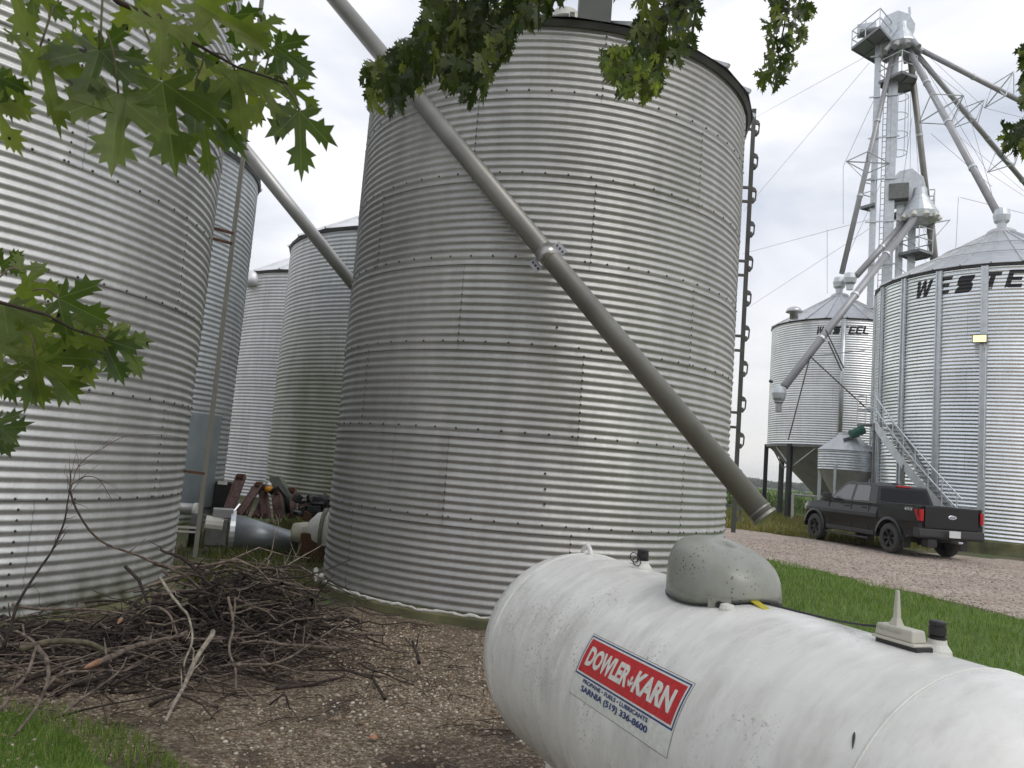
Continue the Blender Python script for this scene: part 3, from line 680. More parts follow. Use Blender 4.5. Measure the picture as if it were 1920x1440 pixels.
# 6 big bin on the right
CB=(18.16,28.81); RB=4.265
b6,ztb=grain_bin('big new ribbed bin on the right with large black lettering behind the truck',CB,RB,.42,9.6,.125,.013,240,8,M['bin_new'],1.12,ribs=30,cap=.45)
lab(bpy.data.objects[b6.children[0].name],'bright ribbed wall with black letters') if False else None
for k in range(19):
    st=MB(); a=rad(-38.3)+2*PI*k/19
    rd=Vector((math.sin(a),-math.cos(a),0)); tg=Vector((math.cos(a),math.sin(a),0))
    st.bar(rd*(RB+.03)+Vector((0,0,.42)),rd*(RB+.03)+Vector((0,0,9.5)),.22,.025,up=rd)
    for q in(-.075,.075): st.bar(rd*(RB+.045)+tg*q+Vector((0,0,.42)),rd*(RB+.045)+tg*q+Vector((0,0,9.5)),.045,.075,up=rd)
    st.build('stiffener',M['steel'],b6,local=True)
gr_=MB()
for rr_ in (.48,.75):
    pts=[((RB*rr_)*math.sin(a)*1.0,-(RB*rr_)*math.cos(a),9.6+(RB-RB*rr_)*math.tan(rad(30))+.09) for a in [2*PI*i/40 for i in range(41)]]
    gr_.tube(pts,.018,5).cut()
gr_.each('roof_ring',M['steel'],b6,local=True)
# floodlight on the bin
f,z=cylhit(1838,636,CB,RB+.12); rd=Vector((math.sin(f),-math.cos(f),0)); p=rd*(RB+.18)+Vector((0,0,z)); tg=Vector((math.cos(f),math.sin(f),0))
R_=Matrix((tg,rd,Vector((0,0,1)))).transposed()
fl=MB().box(p,(.44,.12,.28),R_).build('floodlight',M['steel_dark'],b6,local=True,bevel=.01)
MB().box(p+rd*.065,(.38,.02,.22),R_).build('lens',M['lamp'],fl,local=True)
MB().tube([p+tg*.12-Vector((0,0,.15)),p+tg*.16-rd*.06-Vector((0,0,.4)),p-rd*.08+tg*.14-Vector((0,0,4.6))],.025,6).build('conduit',M['steel'],b6,local=True)

GLY={'W':[(0,1),(.22,1),(.30,.36),(.41,1),(.59,1),(.70,.36),(.78,1),(1,1),(.84,0),(.61,0),(.50,.60),(.39,0),(.16,0)],
 'E':[(0,0),(0,1),(1,1),(1,.79),(.32,.79),(.32,.60),(.90,.60),(.90,.40),(.32,.40),(.32,.21),(1,.21),(1,0)],
 'T':[(.33,0),(.33,.77),(0,.77),(0,1),(1,1),(1,.77),(.67,.77),(.67,0)],
 'L':[(0,0),(0,1),(.34,1),(.34,.23),(1,.23),(1,0)],
 'S':[(0,0),(.85,0),(1,.12),(1,.48),(.85,.60),(.30,.60),(.30,.79),(.97,.79),(.97,1),(.15,1),(0,.88),(0,.52),(.15,.40),(.70,.40),(.70,.21),(0,.21)]}
def glyph(ch,w_,h,shear,cy):
    bm=bmesh.new(); bm.faces.new([bm.verts.new((x*w_+(y-.5)*h*shear,y*h,0)) for x,y in GLY[ch]]); bmesh.ops.triangulate(bm,faces=bm.faces[:])
    for k in range(1,cy): bmesh.ops.bisect_plane(bm,geom=bm.verts[:]+bm.edges[:]+bm.faces[:],plane_co=(0,h*k/cy,0),plane_no=(0,1,0))
    for k in range(1,4): bmesh.ops.bisect_plane(bm,geom=bm.verts[:]+bm.edges[:]+bm.faces[:],plane_co=(w_*k/4,0,0),plane_no=(1,0,0))
    return bm
def bin_letters(root,c,R,word,starts,h,zc_px,pitch,amp,z0,m,shear=.25,width=None,off=.006):
    """each letter wrapped on the corrugated wall; starts = list of (x px, y px of letter centre)"""
    allbm=bmesh.new()
    for ch,(x,y,wd) in zip(word,starts):
        f,z=cylhit(x,y,c,R)
        bm=glyph(ch,wd*.70,h,shear,int(h/pitch*8))
        for v in bm.verts:
            a=f+(v.co.x-wd/2)/R; zz=z-h/2+v.co.y; r=R+amp*math.sin(2*PI*(zz-z0)/pitch)+off
            v.co=Vector((r*math.sin(a),-r*math.cos(a),zz))
        me=bpy.data.meshes.new('x'); bm.to_mesh(me); bm.free(); allbm.from_mesh(me); bpy.data.meshes.remove(me)
    return bm_obj(allbm,'lettering',m,root)
bin_letters(b6,CB,RB,'WESTEEL',[(1738,541,.86),(1775,535,.66),(1816,532,.72),(1866,526,.66),(1911,522,.68),(1958,520,.68),(2003,519,.62)],.60,0,.125,.013,.42,M['letter'])
# 7 hopper bin
CH=(16.57,39.52); RH=3.25; ZH0=3.72
b7=thing('hopper_bin','pale hopper bin on black legs with small black lettering beside the big bin','grain bin',(CH[0],CH[1],0),0,BIN_GROUP)
mb=MB(); corr_wall(mb,RH,ZH0,9.85,.113,.011,160,7,1.13); mb.build('wall',M['bin_hop'],b7,smooth=True,local=True,fixn=False)
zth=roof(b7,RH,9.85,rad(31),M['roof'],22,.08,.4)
MB().lathe([(RH+.02,ZH0-.12),(RH+.05,ZH0-.12),(RH+.05,ZH0+.02),(RH+.015,ZH0+.02)],n=64,caps=False).build('base_ring',M['steel_dark'],b7,local=True)
MB().lathe([(RH-.05,ZH0-.04),(.45,.95),(.32,.95)],n=40).build('cone',M['cone_grey'],b7,smooth=False,local=True)
for k in range(8):
    a=rad(k*45-60.0); rd=Vector((math.sin(a),-math.cos(a),0))
    MB().bar(rd*(RH+.02)+Vector((0,0,0)),rd*(RH+.02)+Vector((0,0,ZH0+.02)),.2,.2,up=rd).build('leg',M['black'],b7,local=True)
    if k%2==0:
        bmk=MB()
        for s in(-1,1):
            a2=a+s*rad(22); bmk.tube([rd*(RH-.1)+Vector((0,0,2.6)),Vector((math.sin(a2),-math.cos(a2),0))*(RH-.15)+Vector((0,0,ZH0-.15))],.035,6)
        bmk.build('brace',M['steel'],b7,local=True)
vp=atr(1489,585,39.6)-Vector((CH[0],CH[1],0))
MB().lathe([(0.001,.26),(.2,.23),(.34,.13),(.40,-.02),(.36,-.04),(.2,-.06),(.2,-.35)],vp,20).build('roof_vent',M['roof'],b7,smooth=True,local=True)
cx_=[1540,1557,1572,1586,1601,1614,1627]
bin_letters(b7,CH,RH,'WESTEEL',[(x,619-(0 if x<1600 else -0.5),.42) for x in cx_],.40,0,.113,.011,ZH0,M['letter'])
# conduit and post on the hopper bin
fa,za=cylhit(1581,640,CH,RH+.15); rd=Vector((math.sin(fa),-math.cos(fa),0)); zt_=atr(1584,595,39).z; zb_=atr(1576,820,37).z
MB().tube([rd*(RH+.2)+Vector((0,0,zt_)),rd*(RH+.2)+Vector((0,0,zb_))],.10,10).build('downpipe',M['steel'],b7,local=True,smooth=True)
# small hopper tank
CS=atr(1588,860,34.0); RS=1.08
st_=thing('hopper_tank','squat small hopper tank with conical lid between hopper bin and big bin','hopper tank',(CS.x,CS.y,0))
zs1=atr(1588,843,33).z; zs0=atr(1588,882,33).z
mb=MB(); corr_wall(mb,RS,zs0,zs1,.1,.009,70,6,1.1); mb.build('wall',M['steel'],st_,smooth=True,local=True,fixn=False)
MB().lathe([(RS+.06,zs1-.02),(RS*.75,zs1+.25),(.36,zs1+.62),(.36,zs1+.70),(.3,zs1+.72)],n=28).build('roof',M['roof'],st_,local=True)
MB().lathe([(RS-.02,zs0),(.22,zs0-1.5),(.2,zs0-1.52)],n=28).build('cone',M['cone_grey'],st_,local=True)
for k in range(4):
    a=rad(45+90*k); rd=Vector((math.sin(a),-math.cos(a),0)); MB().bar(rd*RS,rd*RS+Vector((0,0,zs0+.2)),.1,.1,up=rd).build('leg',M['steel'],st_,local=True)
mg=atr(1606,811,33.5)
mo=thing('motor','dark green electric motor mounted above the small hopper tank','motor',tuple(mg))
MB().tube([mg+Vector((-.22,0,-.1)),mg+Vector((.12,0,.08))],.17,14).build('motor_body',M['green'],mo)
MB().tube([mg+Vector((.12,0,.08)),mg+Vector((.26,0,.15))],.19,10).build('fan_cover',M['green'],mo)
MB().bar(mg+Vector((-.5,0,-.32)),mg+Vector((.1,0,-.12)),.1,.1).build('mount',M['steel_dark'],mo)

# staircase round the big bin
sc=thing('spiral_staircase','grey steel staircase curving up the side of the big lettered bin','staircase',(CB[0],CB[1],0))
ft,ztp=cylhit(1650,790,CB,RB+.1)
a_top=rad(-80); a_bot=rad(-43); z_top=4.15; z_bot=.67
ns=22; ri=RB+.14; ro=RB+.85
def HP(r,t,dz=0): 
    a=a_top+(a_bot-a_top)*t; return Vector((r*math.sin(a),-r*math.cos(a),z_top+(z_bot-z_top)*t+dz))
for r,nm in((ri,'stringer'),(ro,'stringer')):
    mb=MB(); 
    for i in range(ns): mb.bar(HP(r,i/ns),HP(r,(i+1)/ns),.03,.26)
    mb.build(nm,M['steel'],sc,local=True)
for i in range(ns):
    t=(i+.5)/ns; a,b=HP(ri,t),HP(ro,t); MB().bar(a,b,.24,.03).build('step',M['grate'],sc,local=True)
mb=MB()
for r in(ro,):
    for dz in(.55,1.0): mb.tube([HP(r,i/ns,dz) for i in range(ns+1)],.024,6)
    for i in range(0,ns+1,3): mb.tube([HP(r,i/ns,0),HP(r,i/ns,1.0)],.022,6)
mb.build('handrail',M['steel'],sc,local=True)
pa=HP((ri+ro)/2,0); dirt=(HP(ro,0)-HP(ro,.05)).normalized(); dirt.z=0; dirt.normalize()
MB().bar(pa+Vector((0,0,-.02)),pa+dirt*1.0+Vector((0,0,-.02)),.75,.05).build('landing',M['grate'],sc,local=True)
mb=MB(); rdn=Vector((math.sin(a_top),-math.cos(a_top),0))
for s in(.02,.5,1.0): mb.tube([pa+rdn*.36+dirt*s,pa+rdn*.36+dirt*s+Vector((0,0,1.05))],.022,6)
for dz in(.55,1.05): mb.tube([pa+rdn*.36+Vector((0,0,dz)),pa+rdn*.36+dirt+Vector((0,0,dz)),pa-rdn*.30+dirt+Vector((0,0,dz))],.022,6)
mb.build('railing',M['steel'],sc,local=True)
mb=MB()
for t in(.0,.42): 
    a=HP(ro,t); mb.bar((a.x,a.y,0),a,.07,.07).cut()
mb.each('support_post',M['steel_dark'],sc,local=True)

# ------------------------------------------------------------------ bucket elevators
TD=42.0
def T(x,y,D=TD): return atr(x,y,D)
axis=atr(1661,180,TD); AX=Vector((axis.x,axis.y,0))
def tz(x,y,D=TD): return atr(x,y,D).z
vdir=Vector((axis.x,axis.y,0)).normalized(); sdir=Vector((vdir.y,-vdir.x,0))   # sdir = to the right
rotT=Matrix((sdir,vdir,Vector((0,0,1)))).transposed()
el=thing('bucket_elevator','tall galvanised bucket elevator tower with platforms behind the lettered bins','bucket elevator',tuple(AX))
def lx(px,py=300):   # lateral coordinate along sdir for a pixel
    p=atr(px,py,TD); return (p-AX).dot(sdir)
W=lambda s,v,z:AX+sdir*s+vdir*v+Vector((0,0,z))
zt=tz(1660,75)
s1=-.42; s2=.32
MB().bar(W(s1,0,0),W(s1,0,zt),.30,.36,up=vdir).build('leg_casing',M['steel'],el)
MB().bar(W(s2,0,0),W(s2,0,zt),.44,.36,up=vdir).build('leg_casing',M['steel'],el)
mb=MB(); z=2.
while z<zt: mb.bar(W(s1-.35,-.22,z),W(s2+.35,-.22,z),.05,.07).cut(); z+=2.2
mb.each('cross_brace',M['steel'],el)
mb=MB(); z=.5
for s in(-.10,.08): mb.bar(W(s,-.14,0),W(s,-.14,zt),.03,.05,up=vdir)
while z<zt: mb.tube([W(-.10,-.14,z),W(.08,-.14,z)],.014,5); z+=.3
mb.build('ladder',M['steel_dark'],el)
# cage on right side
def cage(s,v,za,zb_,r,el,n=5):
    mb=MB()
    for i in range(n):
        a=-PI/2+PI*i/(n-1); mb.tube([W(s+r*math.cos(a),v+r*math.sin(a),za),W(s+r*math.cos(a),v+r*math.sin(a),zb_)],.017,5)
    k=int((zb_-za)/1.3)+1
    for j in range(k+1):
        z=za+(zb_-za)*j/k; mb.tube([W(s+r*math.cos(-PI/2+PI*i/8),v+r*math.sin(-PI/2+PI*i/8),z) for i in range(9)],.02,5)
    mb.build('ladder_cage',M['steel'],el)
cage(s2+.25,0,tz(1680,288),tz(1685,183),.48,el)
def platform(P4,z,el,rail=1.05):
    """P4: corners (across, depth) round the deck"""
    n=len(P4); top=[W(a,b,z+.03) for a,b in P4]; bot=[W(a,b,z-.03) for a,b in P4]
    pf=MB(); pf.add(top+bot,[tuple(range(n)),tuple(range(2*n-1,n-1,-1))]+[(i,(i+1)%n,(i+1)%n+n,i+n) for i in range(n)])
    for i in range(n): pf.bar(W(*P4[i],z-.05),W(*P4[(i+1)%n],z-.05),.05,.14)
    c=(sum(p[0] for p in P4)/n,sum(p[1] for p in P4)/n)
    for i in range(n):
        m=((P4[i][0]+P4[(i+1)%n][0])/2,(P4[i][1]+P4[(i+1)%n][1])/2); pf.bar(W(*c,z-.08),W(*m,z-.08),.05,.08)
    pf.build('platform',M['grate'],el)
    rl=MB()
    for dz in(rail*.5,rail): rl.tube([W(a,b,z+dz) for a,b in P4+[P4[0]]],.030,5)
    for i in range(n):
        a=P4[i];b=P4[(i+1)%n]; k=max(1,int(math.hypot(a[0]-b[0],a[1]-b[1])/1.0))
        for j in range(k): rl.tube([W(a[0]+(b[0]-a[0])*j/k,a[1]+(b[1]-a[1])*j/k,z),W(a[0]+(b[0]-a[0])*j/k,a[1]+(b[1]-a[1])*j/k,z+rail)],.026,5)
    rl.build('railing',M['steel'],el)
def frustum(mb,c,r0,r1,h,n=16): mb.lathe([(r0,0),(r1,h)],c,n)
# platform rotated in plan a little like the photo: three decks
platform([(lx(1650,60),-1.8),(lx(1597,90),-.1),(lx(1643,111),1.8),(lx(1678,75),.1)],tz(1597,91),el,.95)
platform([(lx(1645,142),-.1),(lx(1690,136),-1.0),(lx(1719,147),-.2),(lx(1711,166),1.0),(lx(1675,178),1.5)],tz(1719,147),el,1.1)
# head section
hd=MB(); zh=tz(1660,62)
hd.prism([(-.35,-.9),(-.35,.35),(-.15,.75),(.45,.95),(1.0,.65),(1.25,.1),(1.05,-.5),(.6,-.9)],-.35,.35,lambda v:W(v.x,v.y,zh+v.z*1.0)); hd.build('elevator_head',M['steel'],el,bevel=.02)
MB().box(W(-1.0,-.2,zh+.2),(.9,.55,.5),rotT).build('drive_guard',M['steel'],el,bevel=.02)
MB().tube([W(-1.3,-.5,zh-.1),W(-.5,-.5,zh-.1)],.2,12).build('drive_motor',M['steel_dark'],el)
dz_=tz(1690,85); ds=lx(1690,85)
dm=MB(); dm.lathe([(.62,-.35),(.75,-.1),(.72,.0),(.30,.75),(.28,1.1)],W(ds,-.15,dz_),20); dm.build('distributor',M['steel'],el)
nz_=MB()
for k in range(10):
    a=2*PI*k/10; c=W(ds+.6*math.cos(a),-.15+.6*math.sin(a),dz_-.2); nz_.tube([c,c+(sdir*math.cos(a)+vdir*math.sin(a))*.35+Vector((0,0,-.4))],.15,10)
nz_.build('outlet',M['spout'],el,smooth=False)
ant=MB(); pa=T(1707,58); ant.tube([pa-Vector((0,0,1.6)),T(1706,15)],.035,6); ant.tube([T(1706,28),T(1705,14)],.06,8); ant.build('antenna',M['steel'],el)

el2=thing('bucket_elevator','shorter bucket elevator with hooded head and round distributor beside the tall tower','bucket elevator',tuple(AX+sdir*1.5))
zc=tz(1693,345); s0=lx(1690,480)
MB().bar(W(s0-.1,.5,0),W(s0-.1,.5,zc-.5),.34,.34,up=vdir).build('leg_casing',M['steel'],el2)
MB().bar(W(s0+.45,.5,0),W(s0+.45,.5,zc-.5),.34,.34,up=vdir).build('leg_casing',M['steel'],el2)
hs=lx(1700,350)
MB().prism([(-.75,-.95),(-.75,.25),(-.35,.75),(.25,.85),(.75,.35),(.95,-.6),(.55,-.95)],.15,.9,lambda v:W(hs+v.x,v.y,zc+v.z)).build('elevator_head',M['steel'],el2,bevel=.02)
MB().box(W(hs-.35,-.1,zc-.45),(.9,.5,.8),rotT).build('drive_guard',M['steel_dark'],el2,bevel=.02)
d2=lx(1724,400); zd=tz(1724,402)
MB().lathe([(.35,-.62),(.80,-.35),(.86,0.0),(.84,.05),(.34,.92),(.30,1.3)],W(d2,-.1,zd),24).build('distributor',M['steel'],el2)
nz_=MB()
for k in range(10):
    a=2*PI*k/10; c=W(d2+.68*math.cos(a),-.1+.68*math.sin(a),zd-.05); nz_.tube([c,c+(sdir*math.cos(a)+vdir*math.sin(a))*.22+Vector((0,0,-.30))],.14,10)
nz_.build('outlet',M['white'],el2)
pf_s0=lx(1687,465); pf_s1=lx(1746,465); platform([(lx(1685,465),0),(lx(1722,460),-.7),(lx(1749,472),.1),(lx(1741,480),.7),(lx(1712,488),1.2)],tz(1748,472),el2,1.15)
platform([(lx(1613,388),0),(lx(1640,380),-.5),(lx(1640,395),.7)],tz(1613,388),el,1.35)
platform([(hs-.9,.95),(hs+1.3,.95),(hs+1.3,1.9),(hs-.9,1.9)],zc-1.15,el2,1.1)
mb=MB()
for t in range(8):
    z=zc-1.3-t*.9; mb.bar(W(s0-.3,.3,z),W(s0+.65,.3,z-.9),.03,.04).cut()
mb.each('cross_brace',M['steel'],el2)

# spouts
SG='grain spouts running down from the elevators'
def spout(label,p0,p1,r,m=M['spout'],hood=None,trusses=(),band=True):
    p0=Vector(p0);p1=Vector(p1); t=thing('grain_spout',label,'grain spout',tuple(p1),0,SG)
    MB().tube([p0,p1],r,14).build('tube',m,t,smooth=True)
    d=(p1-p0).normalized()
    if band:
        bd=MB(); n=max(2,int((p1-p0).length/3.2))
        for i in range(1,n): c=p0.lerp(p1,i/n); bd.tube([c-d*.06,c+d*.06],r+.025,14).cut()
        bd.each('flange',M['steel'],t)
    a=Vector((0,0,1)); sx=d.cross(a).normalized(); uz=sx.cross(d)
    for k in trusses:
        c=p0.lerp(p1,k); mb=MB(); h=1.0; tips=[c+(sx*math.cos(q)+uz*math.sin(q))*h for q in [PI/4+PI/2*j for j in range(4)]]
        for q in tips: mb.tube([c,q],.036,5)
        for q in tips[:2]: mb.tube([c+d*.9,q],.022,5)
        for i in range(4): mb.tube([tips[i],tips[(i+1)%4]],.028,5)
        mb.build('truss',M['steel'],t)
        for q in tips[1:3]:
            wr=MB(); wr.tube([p0+d*.5,q],.010,4); wr.tube([q,p1-d*.5],.010,4); wr.build('truss_cable',M['wire'],t)
    if hood:
        hc=Vector(hood)
        hb=MB(); hb.lathe([(.02,.30),(.24,.24),(.30,.0),(.26,-.22),(.17,-.32),(.15,-.55)],hc,16); hb.build('hood',M['steel'],t)
    return t
bigtop=Vector((CB[0],CB[1],ztb+.25)); hoptop=Vector((CH[0],CH[1],zth+.25))
DM=W(ds,-.15,dz_); D2=W(d2,-.1,zd)
spout('steep spout from the top distributor down to the left side of the hopper bin peak',DM+Vector((-.35,0,-.3)),T(1578,520,39.8)+Vector((0,0,.2)),.125,hood=T(1574,530,39.8),trusses=(.52,))
spout('short spout from the lower distributor to the right side of the hopper bin peak',D2-sdir*.6+Vector((0,0,-.3)),T(1606,517,39.3),.15,M['spout'],hood=T(1594,522,39.3))
spout('long grey loading spout slanting in front of the hopper bin to a hanging nozzle',D2-sdir*.2-vdir*.6+Vector((0,0,-.35)),T(1471,724,34.2),.17,M['spout'])
ns_=thing('spout_nozzle','loading nozzle hanging from the lowest end of the long grey spout','nozzle',tuple(T(1460,745,34.0)))
c=T(1461,738,34.0); MB().lathe([(.05,.34),(.26,.26),(.30,.02),(.26,-.2),(.18,-.32)],c,16).build('nozzle_hood',M['steel'],ns_)
MB().lathe([(.17,-.30),(.20,-.36),(.13,-.42),(.13,-.75)],c,14).build('nozzle_tip',M['spout'],ns_)
MB().tube([T(1449,716,34),T(1442,714,34)],.06,8).build('bracket',M['black'],ns_)
spout('spout from the top distributor down to the big bin peak',DM+sdir*.3+Vector((0,0,-.3)),bigtop+Vector((0,0,.3)),.14,trusses=(.42,),hood=bigtop+Vector((0,0,.5)))
spout('dark spout from the top distributor dropping behind the big bin roof',DM+sdir*.4+vdir*.3+Vector((0,0,-.4)),W(lx(1770,500),3.5,tz(1770,520)),.15,M['pipe'],trusses=(.70,))
spout('dark spout from the lower distributor dropping behind the big bin roof',D2+sdir*.5+vdir*.2+Vector((0,0,-.5)),W(lx(1768,500),2.5,tz(1768,540)),.19,M['pipe'])
pr1=atr(1925,350,50); pr1=DM+(pr1-DM)*1.25
spout('spout from the top distributor running off to the right above the big bin',DM+sdir*.5+Vector((0,0,-.35)),pr1,.13,trusses=(.36,.62))
pr2=atr(1925,198,46); pr2=DM+(pr2-DM)*1.5
spout('uppermost spout from the top distributor running far out to the right',DM+sdir*.6+Vector((0,0,-.25)),pr2,.13,trusses=(.48,))
# struts that carry the long spout
sr=thing('spout_strut','thin steel struts bracing the long grey spout against the hopper bin','strut',tuple(T(1576,690,35.5)))
mb=MB(); 
for a,b in(((1548,618,35.5),(1582,690,36.2)),((1553,640,35.5),(1578,695,36.2)),((1519,668,35),(1640,780,36)),((1519,668,35),(1478,825,36)),((1519,668,35),(1640,655,36.2))):
    mb.tube([T(*a),T(*b)],.03 if b[1]!=655 else .015,5)
mb.build('strut',M['steel_dark'],sr)
# guy wires
WG='guy wires of the elevator tower'
wl=[((1620,108,42),(1395,232,60),'guy wire from under the top deck of the tower, highest on the left'),
    ((1630,118,42),(1395,395,60),'guy wire steeply down left from the top deck of the tower'),
    ((1642,180,42),(1581,312,41),'short wire from the tower to the left spout truss'),
    ((1581,312,41),(1581,420,41),'vertical wire hanging from the left spout truss tip'),
    ((1636,410,42),(1392,476,60),'lower guy wire crossing the sky almost level left of the tower'),
    ((1636,425,42),(1405,575,60),'lowest guy wire slanting left from the tower'),
    ((1551,430,44),(1551,550,44),'vertical wire in the sky left of the hopper bin peak'),
    ((1710,220,42),(1690,360,42),'near vertical wire between the tower and the dark spout'),
    ((1800,370,42),(1920,400,46),'thin wire running right above the big bin roof'),
    ((1797,370,42),(1792,470,42),'vertical wire just left of the big bin roof peak'),
    ((1745,250,42),(1860,350,42),'wire slanting right below the paired spouts')]
for a,b,l in wl:
    o=MB().tube([T(*a),T(*b)],.011,4).build('guy_wire',M['wire']); tag(o,l,'guy wire',WG)

# ------------------------------------------------------------------ auger tube across the main bin, second tube behind
pe=atr(1433,968,6.9); pm=atr(1022,472,7.56); dd=(pm-pe)
tb=thing('auger_tube','long dark grey tube slanting down across the front of the main bin','auger tube',tuple(pe))
MB().tube([pe,pe+dd*3.2],.098,28).build('tube',M['pipe'],tb,smooth=True)
du=dd.normalized()
MB().tube([pe-du*.015,pe+du*.010],.112,28).tube([pe+du*.05,pe+du*.065],.104,28).build('end_flange',M['pipe'],tb,smooth=False)
cb_=pe+dd*.985
MB().tube([cb_-du*.075,cb_+du*.075],.104,28).build('clamp_band',plain('shiny clamp band',(.42,.41,.39),.3,.8,.05,9),tb,smooth=True)
radial=Vector((cb_.x-CM[0],cb_.y-CM[1],0)).normalized(); sd_=du.cross(radial).normalized()
for s in(-1,1):
    pl=MB(); c=cb_+sd_*s*.15-radial*.075; Rm=Matrix((sd_,du,radial)).transposed()
    pl.box(c,(.085,.15,.006),Rm); 
    for q in(-.045,.0,.045): pl.tube([c+du*q,c+du*q+radial*.014],.011,8,mi=1)
    pl.build('clamp_plate',[M['spout'],M['bolt']],tb)
tb2=thing('auger_tube','pale tube slanting across the sky gap between the bluish bin and main bin','auger tube',tuple(atr(660,530,12.6)))
a=atr(444,262,12.0); b=atr(660,530,12.9)
MB().tube([a+(a-b)*.15,b+(b-a)*.28],.098,24).build('tube',M['pipe_light'],tb2,smooth=True)
# ------------------------------------------------------------------ propane tank
TA=Vector((.44,3.872,.725)); TH=rad(21.32); LC=2.07; TR=.475
tax=Vector((math.sin(TH),-math.cos(TH),0))
tk=thing('propane_tank','long white propane tank with a grey dome lid and a red sign','propane tank',(TA.x,TA.y,0),math.atan2(tax.y,tax.x))
ZC=TA.z; TL=tk
def TP(s,ang,off=0):   # local: x along axis, angle from top, negative toward the camera
    r=TR+off; return Vector((s,r*math.sin(ang),ZC+r*math.cos(ang)))
# camera side in local coords
inv=Matrix.Rotation(-math.atan2(tax.y,tax.x),3,'Z'); cl=inv@(CAM-Vector((TA.x,TA.y,0))); CS_=-1 if cl.y<0 else 1
body=MB(); prof=[]
for i in range(25): 
    a=PI/2*i/24; prof.append((TR*math.sin(a)+1e-4,-TR*math.cos(a)))
for s in(.02,.5,1.035,1.6,LC-.02): prof.append((TR,s))
for i in range(25):
    a=PI/2*(1-i/24); prof.append((TR*math.sin(a)+1e-4,LC+TR*math.cos(a)))
axm=Matrix(((0,0,1),(1,0,0),(0,1,0)))
mb=MB(); mb.lathe(prof,(0,0,0),96,axis=axm); ob=mb.build('tank_shell',M['tank'],tk,smooth=True,local=True); ob.location=(0,0,ZC)
for s in(0,LC):
    wd=MB()
    pts=[(s,(TR+.001)*math.sin(2*PI*i/96),(TR+.001)*math.cos(2*PI*i/96)) for i in range(97)]; wd.tube(pts,.0035,6,caps=False)
    ob=wd.build('weld_seam',M['tank'],tk,smooth=True,local=True); ob.location=(0,0,ZC)
for s in(.25,LC-.25):
    for y in(-.24,.24):
        lg=MB(); lg.box((s,y,.20),(.09,.02,.40)); lg.box((s,y*.99,.012),(.16,.12,.02)); lg.build('leg',M['tank'],tk,local=True)
    sb=MB().box((s,0,-.0),(.22,.74,.10)); ob=sb.build('foot_block',M['concrete'],tk,local=True,bevel=.01)
# lifting lugs
for s,tw in((-.02,0),):
    pts=[(s+.045*math.cos(t)-.00,0.0,ZC+TR-.012+.050*math.sin(t)) for t in [PI*i/12 for i in range(13)]]
    MB().tube(pts,.011,8).build('lifting_lug',M['tank'],tk,smooth=True,local=True)
# dome
dm=MB(); cs=1.055; n=56; rows=[]; R0=.198
prof=[(1.0,0),(1.0,.03),(1.0,.12),(1.0,.18),(.992,.215),(.97,.245),(.93,.270),(.87,.290),(.78,.306),(.65,.318),(.48,.326),(.28,.331),(.0,.333)]
vs=[]
for k,(r,h) in enumerate(prof):
    for j in range(n):
        t=2*PI*j/n; x=R0*1.02*math.copysign(abs(math.cos(t))**.86,math.cos(t)); y=R0*.93*math.copysign(abs(math.sin(t))**.86,math.sin(t))
        lowz=ZC+math.sqrt(max(TR**2-(y*r)**2,0))+.008; base=ZC+TR-.165+.008
        zz=ZC+TR-.160+h*1.0*(1-.16*(x*r/R0)) if h>.0 else lowz
        zz=max(zz,lowz) if h>0 else lowz
        vs.append((cs+x*r,y*r,zz))
fs=[(k*n+j,k*n+(j+1)%n,(k+1)*n+(j+1)%n,(k+1)*n+j) for k in range(len(prof)-1) for j in range(n)]
dm.add(vs,fs); dome=dm.build('dome_lid',M['dome'],tk,smooth=True,local=True)
so=dome.modifiers.new('s','SOLIDIFY'); so.thickness=.004; so.offset=1
# rim bead
pts=[]
for j in range(n+1):
    t=2*PI*j/n; x=R0*1.02*math.copysign(abs(math.cos(t))**.86,math.cos(t)); y=R0*.93*math.copysign(abs(math.sin(t))**.86,math.sin(t)); pts.append((cs+x*1.006,y*1.006,ZC+math.sqrt(TR**2-y*y)+.008))
lab(MB().tube(pts,.004,6).build('rim',M['black'],dome,smooth=True,local=True),'dark rubber rim under the dome')
hn=Vector((.80,CS_*.60,0)).normalized(); ht=Vector((-hn.y,hn.x,0)); hc=Vector((cs+R0*.80,CS_*R0*.66,ZC+TR-.012)); Rh=Matrix((ht,hn,Vector((0,0,1)))).transposed()
hp=MB(); hp.box(hc,(.075,.006,.045),Rh); hp.tube([hc+hn*.002,hc+hn*.010],.013,12,mi=1); hp.build('hasp',[M['dome'],M['black']],dome,local=True)
MB().lathe([(.022,-.02),(.026,.0),(.022,.012),(.006,.016)],(cs+R0*.98,CS_*.125,ZC+TR-.016),14).build('stud',M['white'],tk,local=True)
st_=MB(); st_.bar((cs+R0-.01,CS_*.02,ZC+TR+.012),(cs+R0+.09,CS_*.035,ZC+TR-.004),.03,.004); st_.build('strap',M['strap'],tk,local=True)
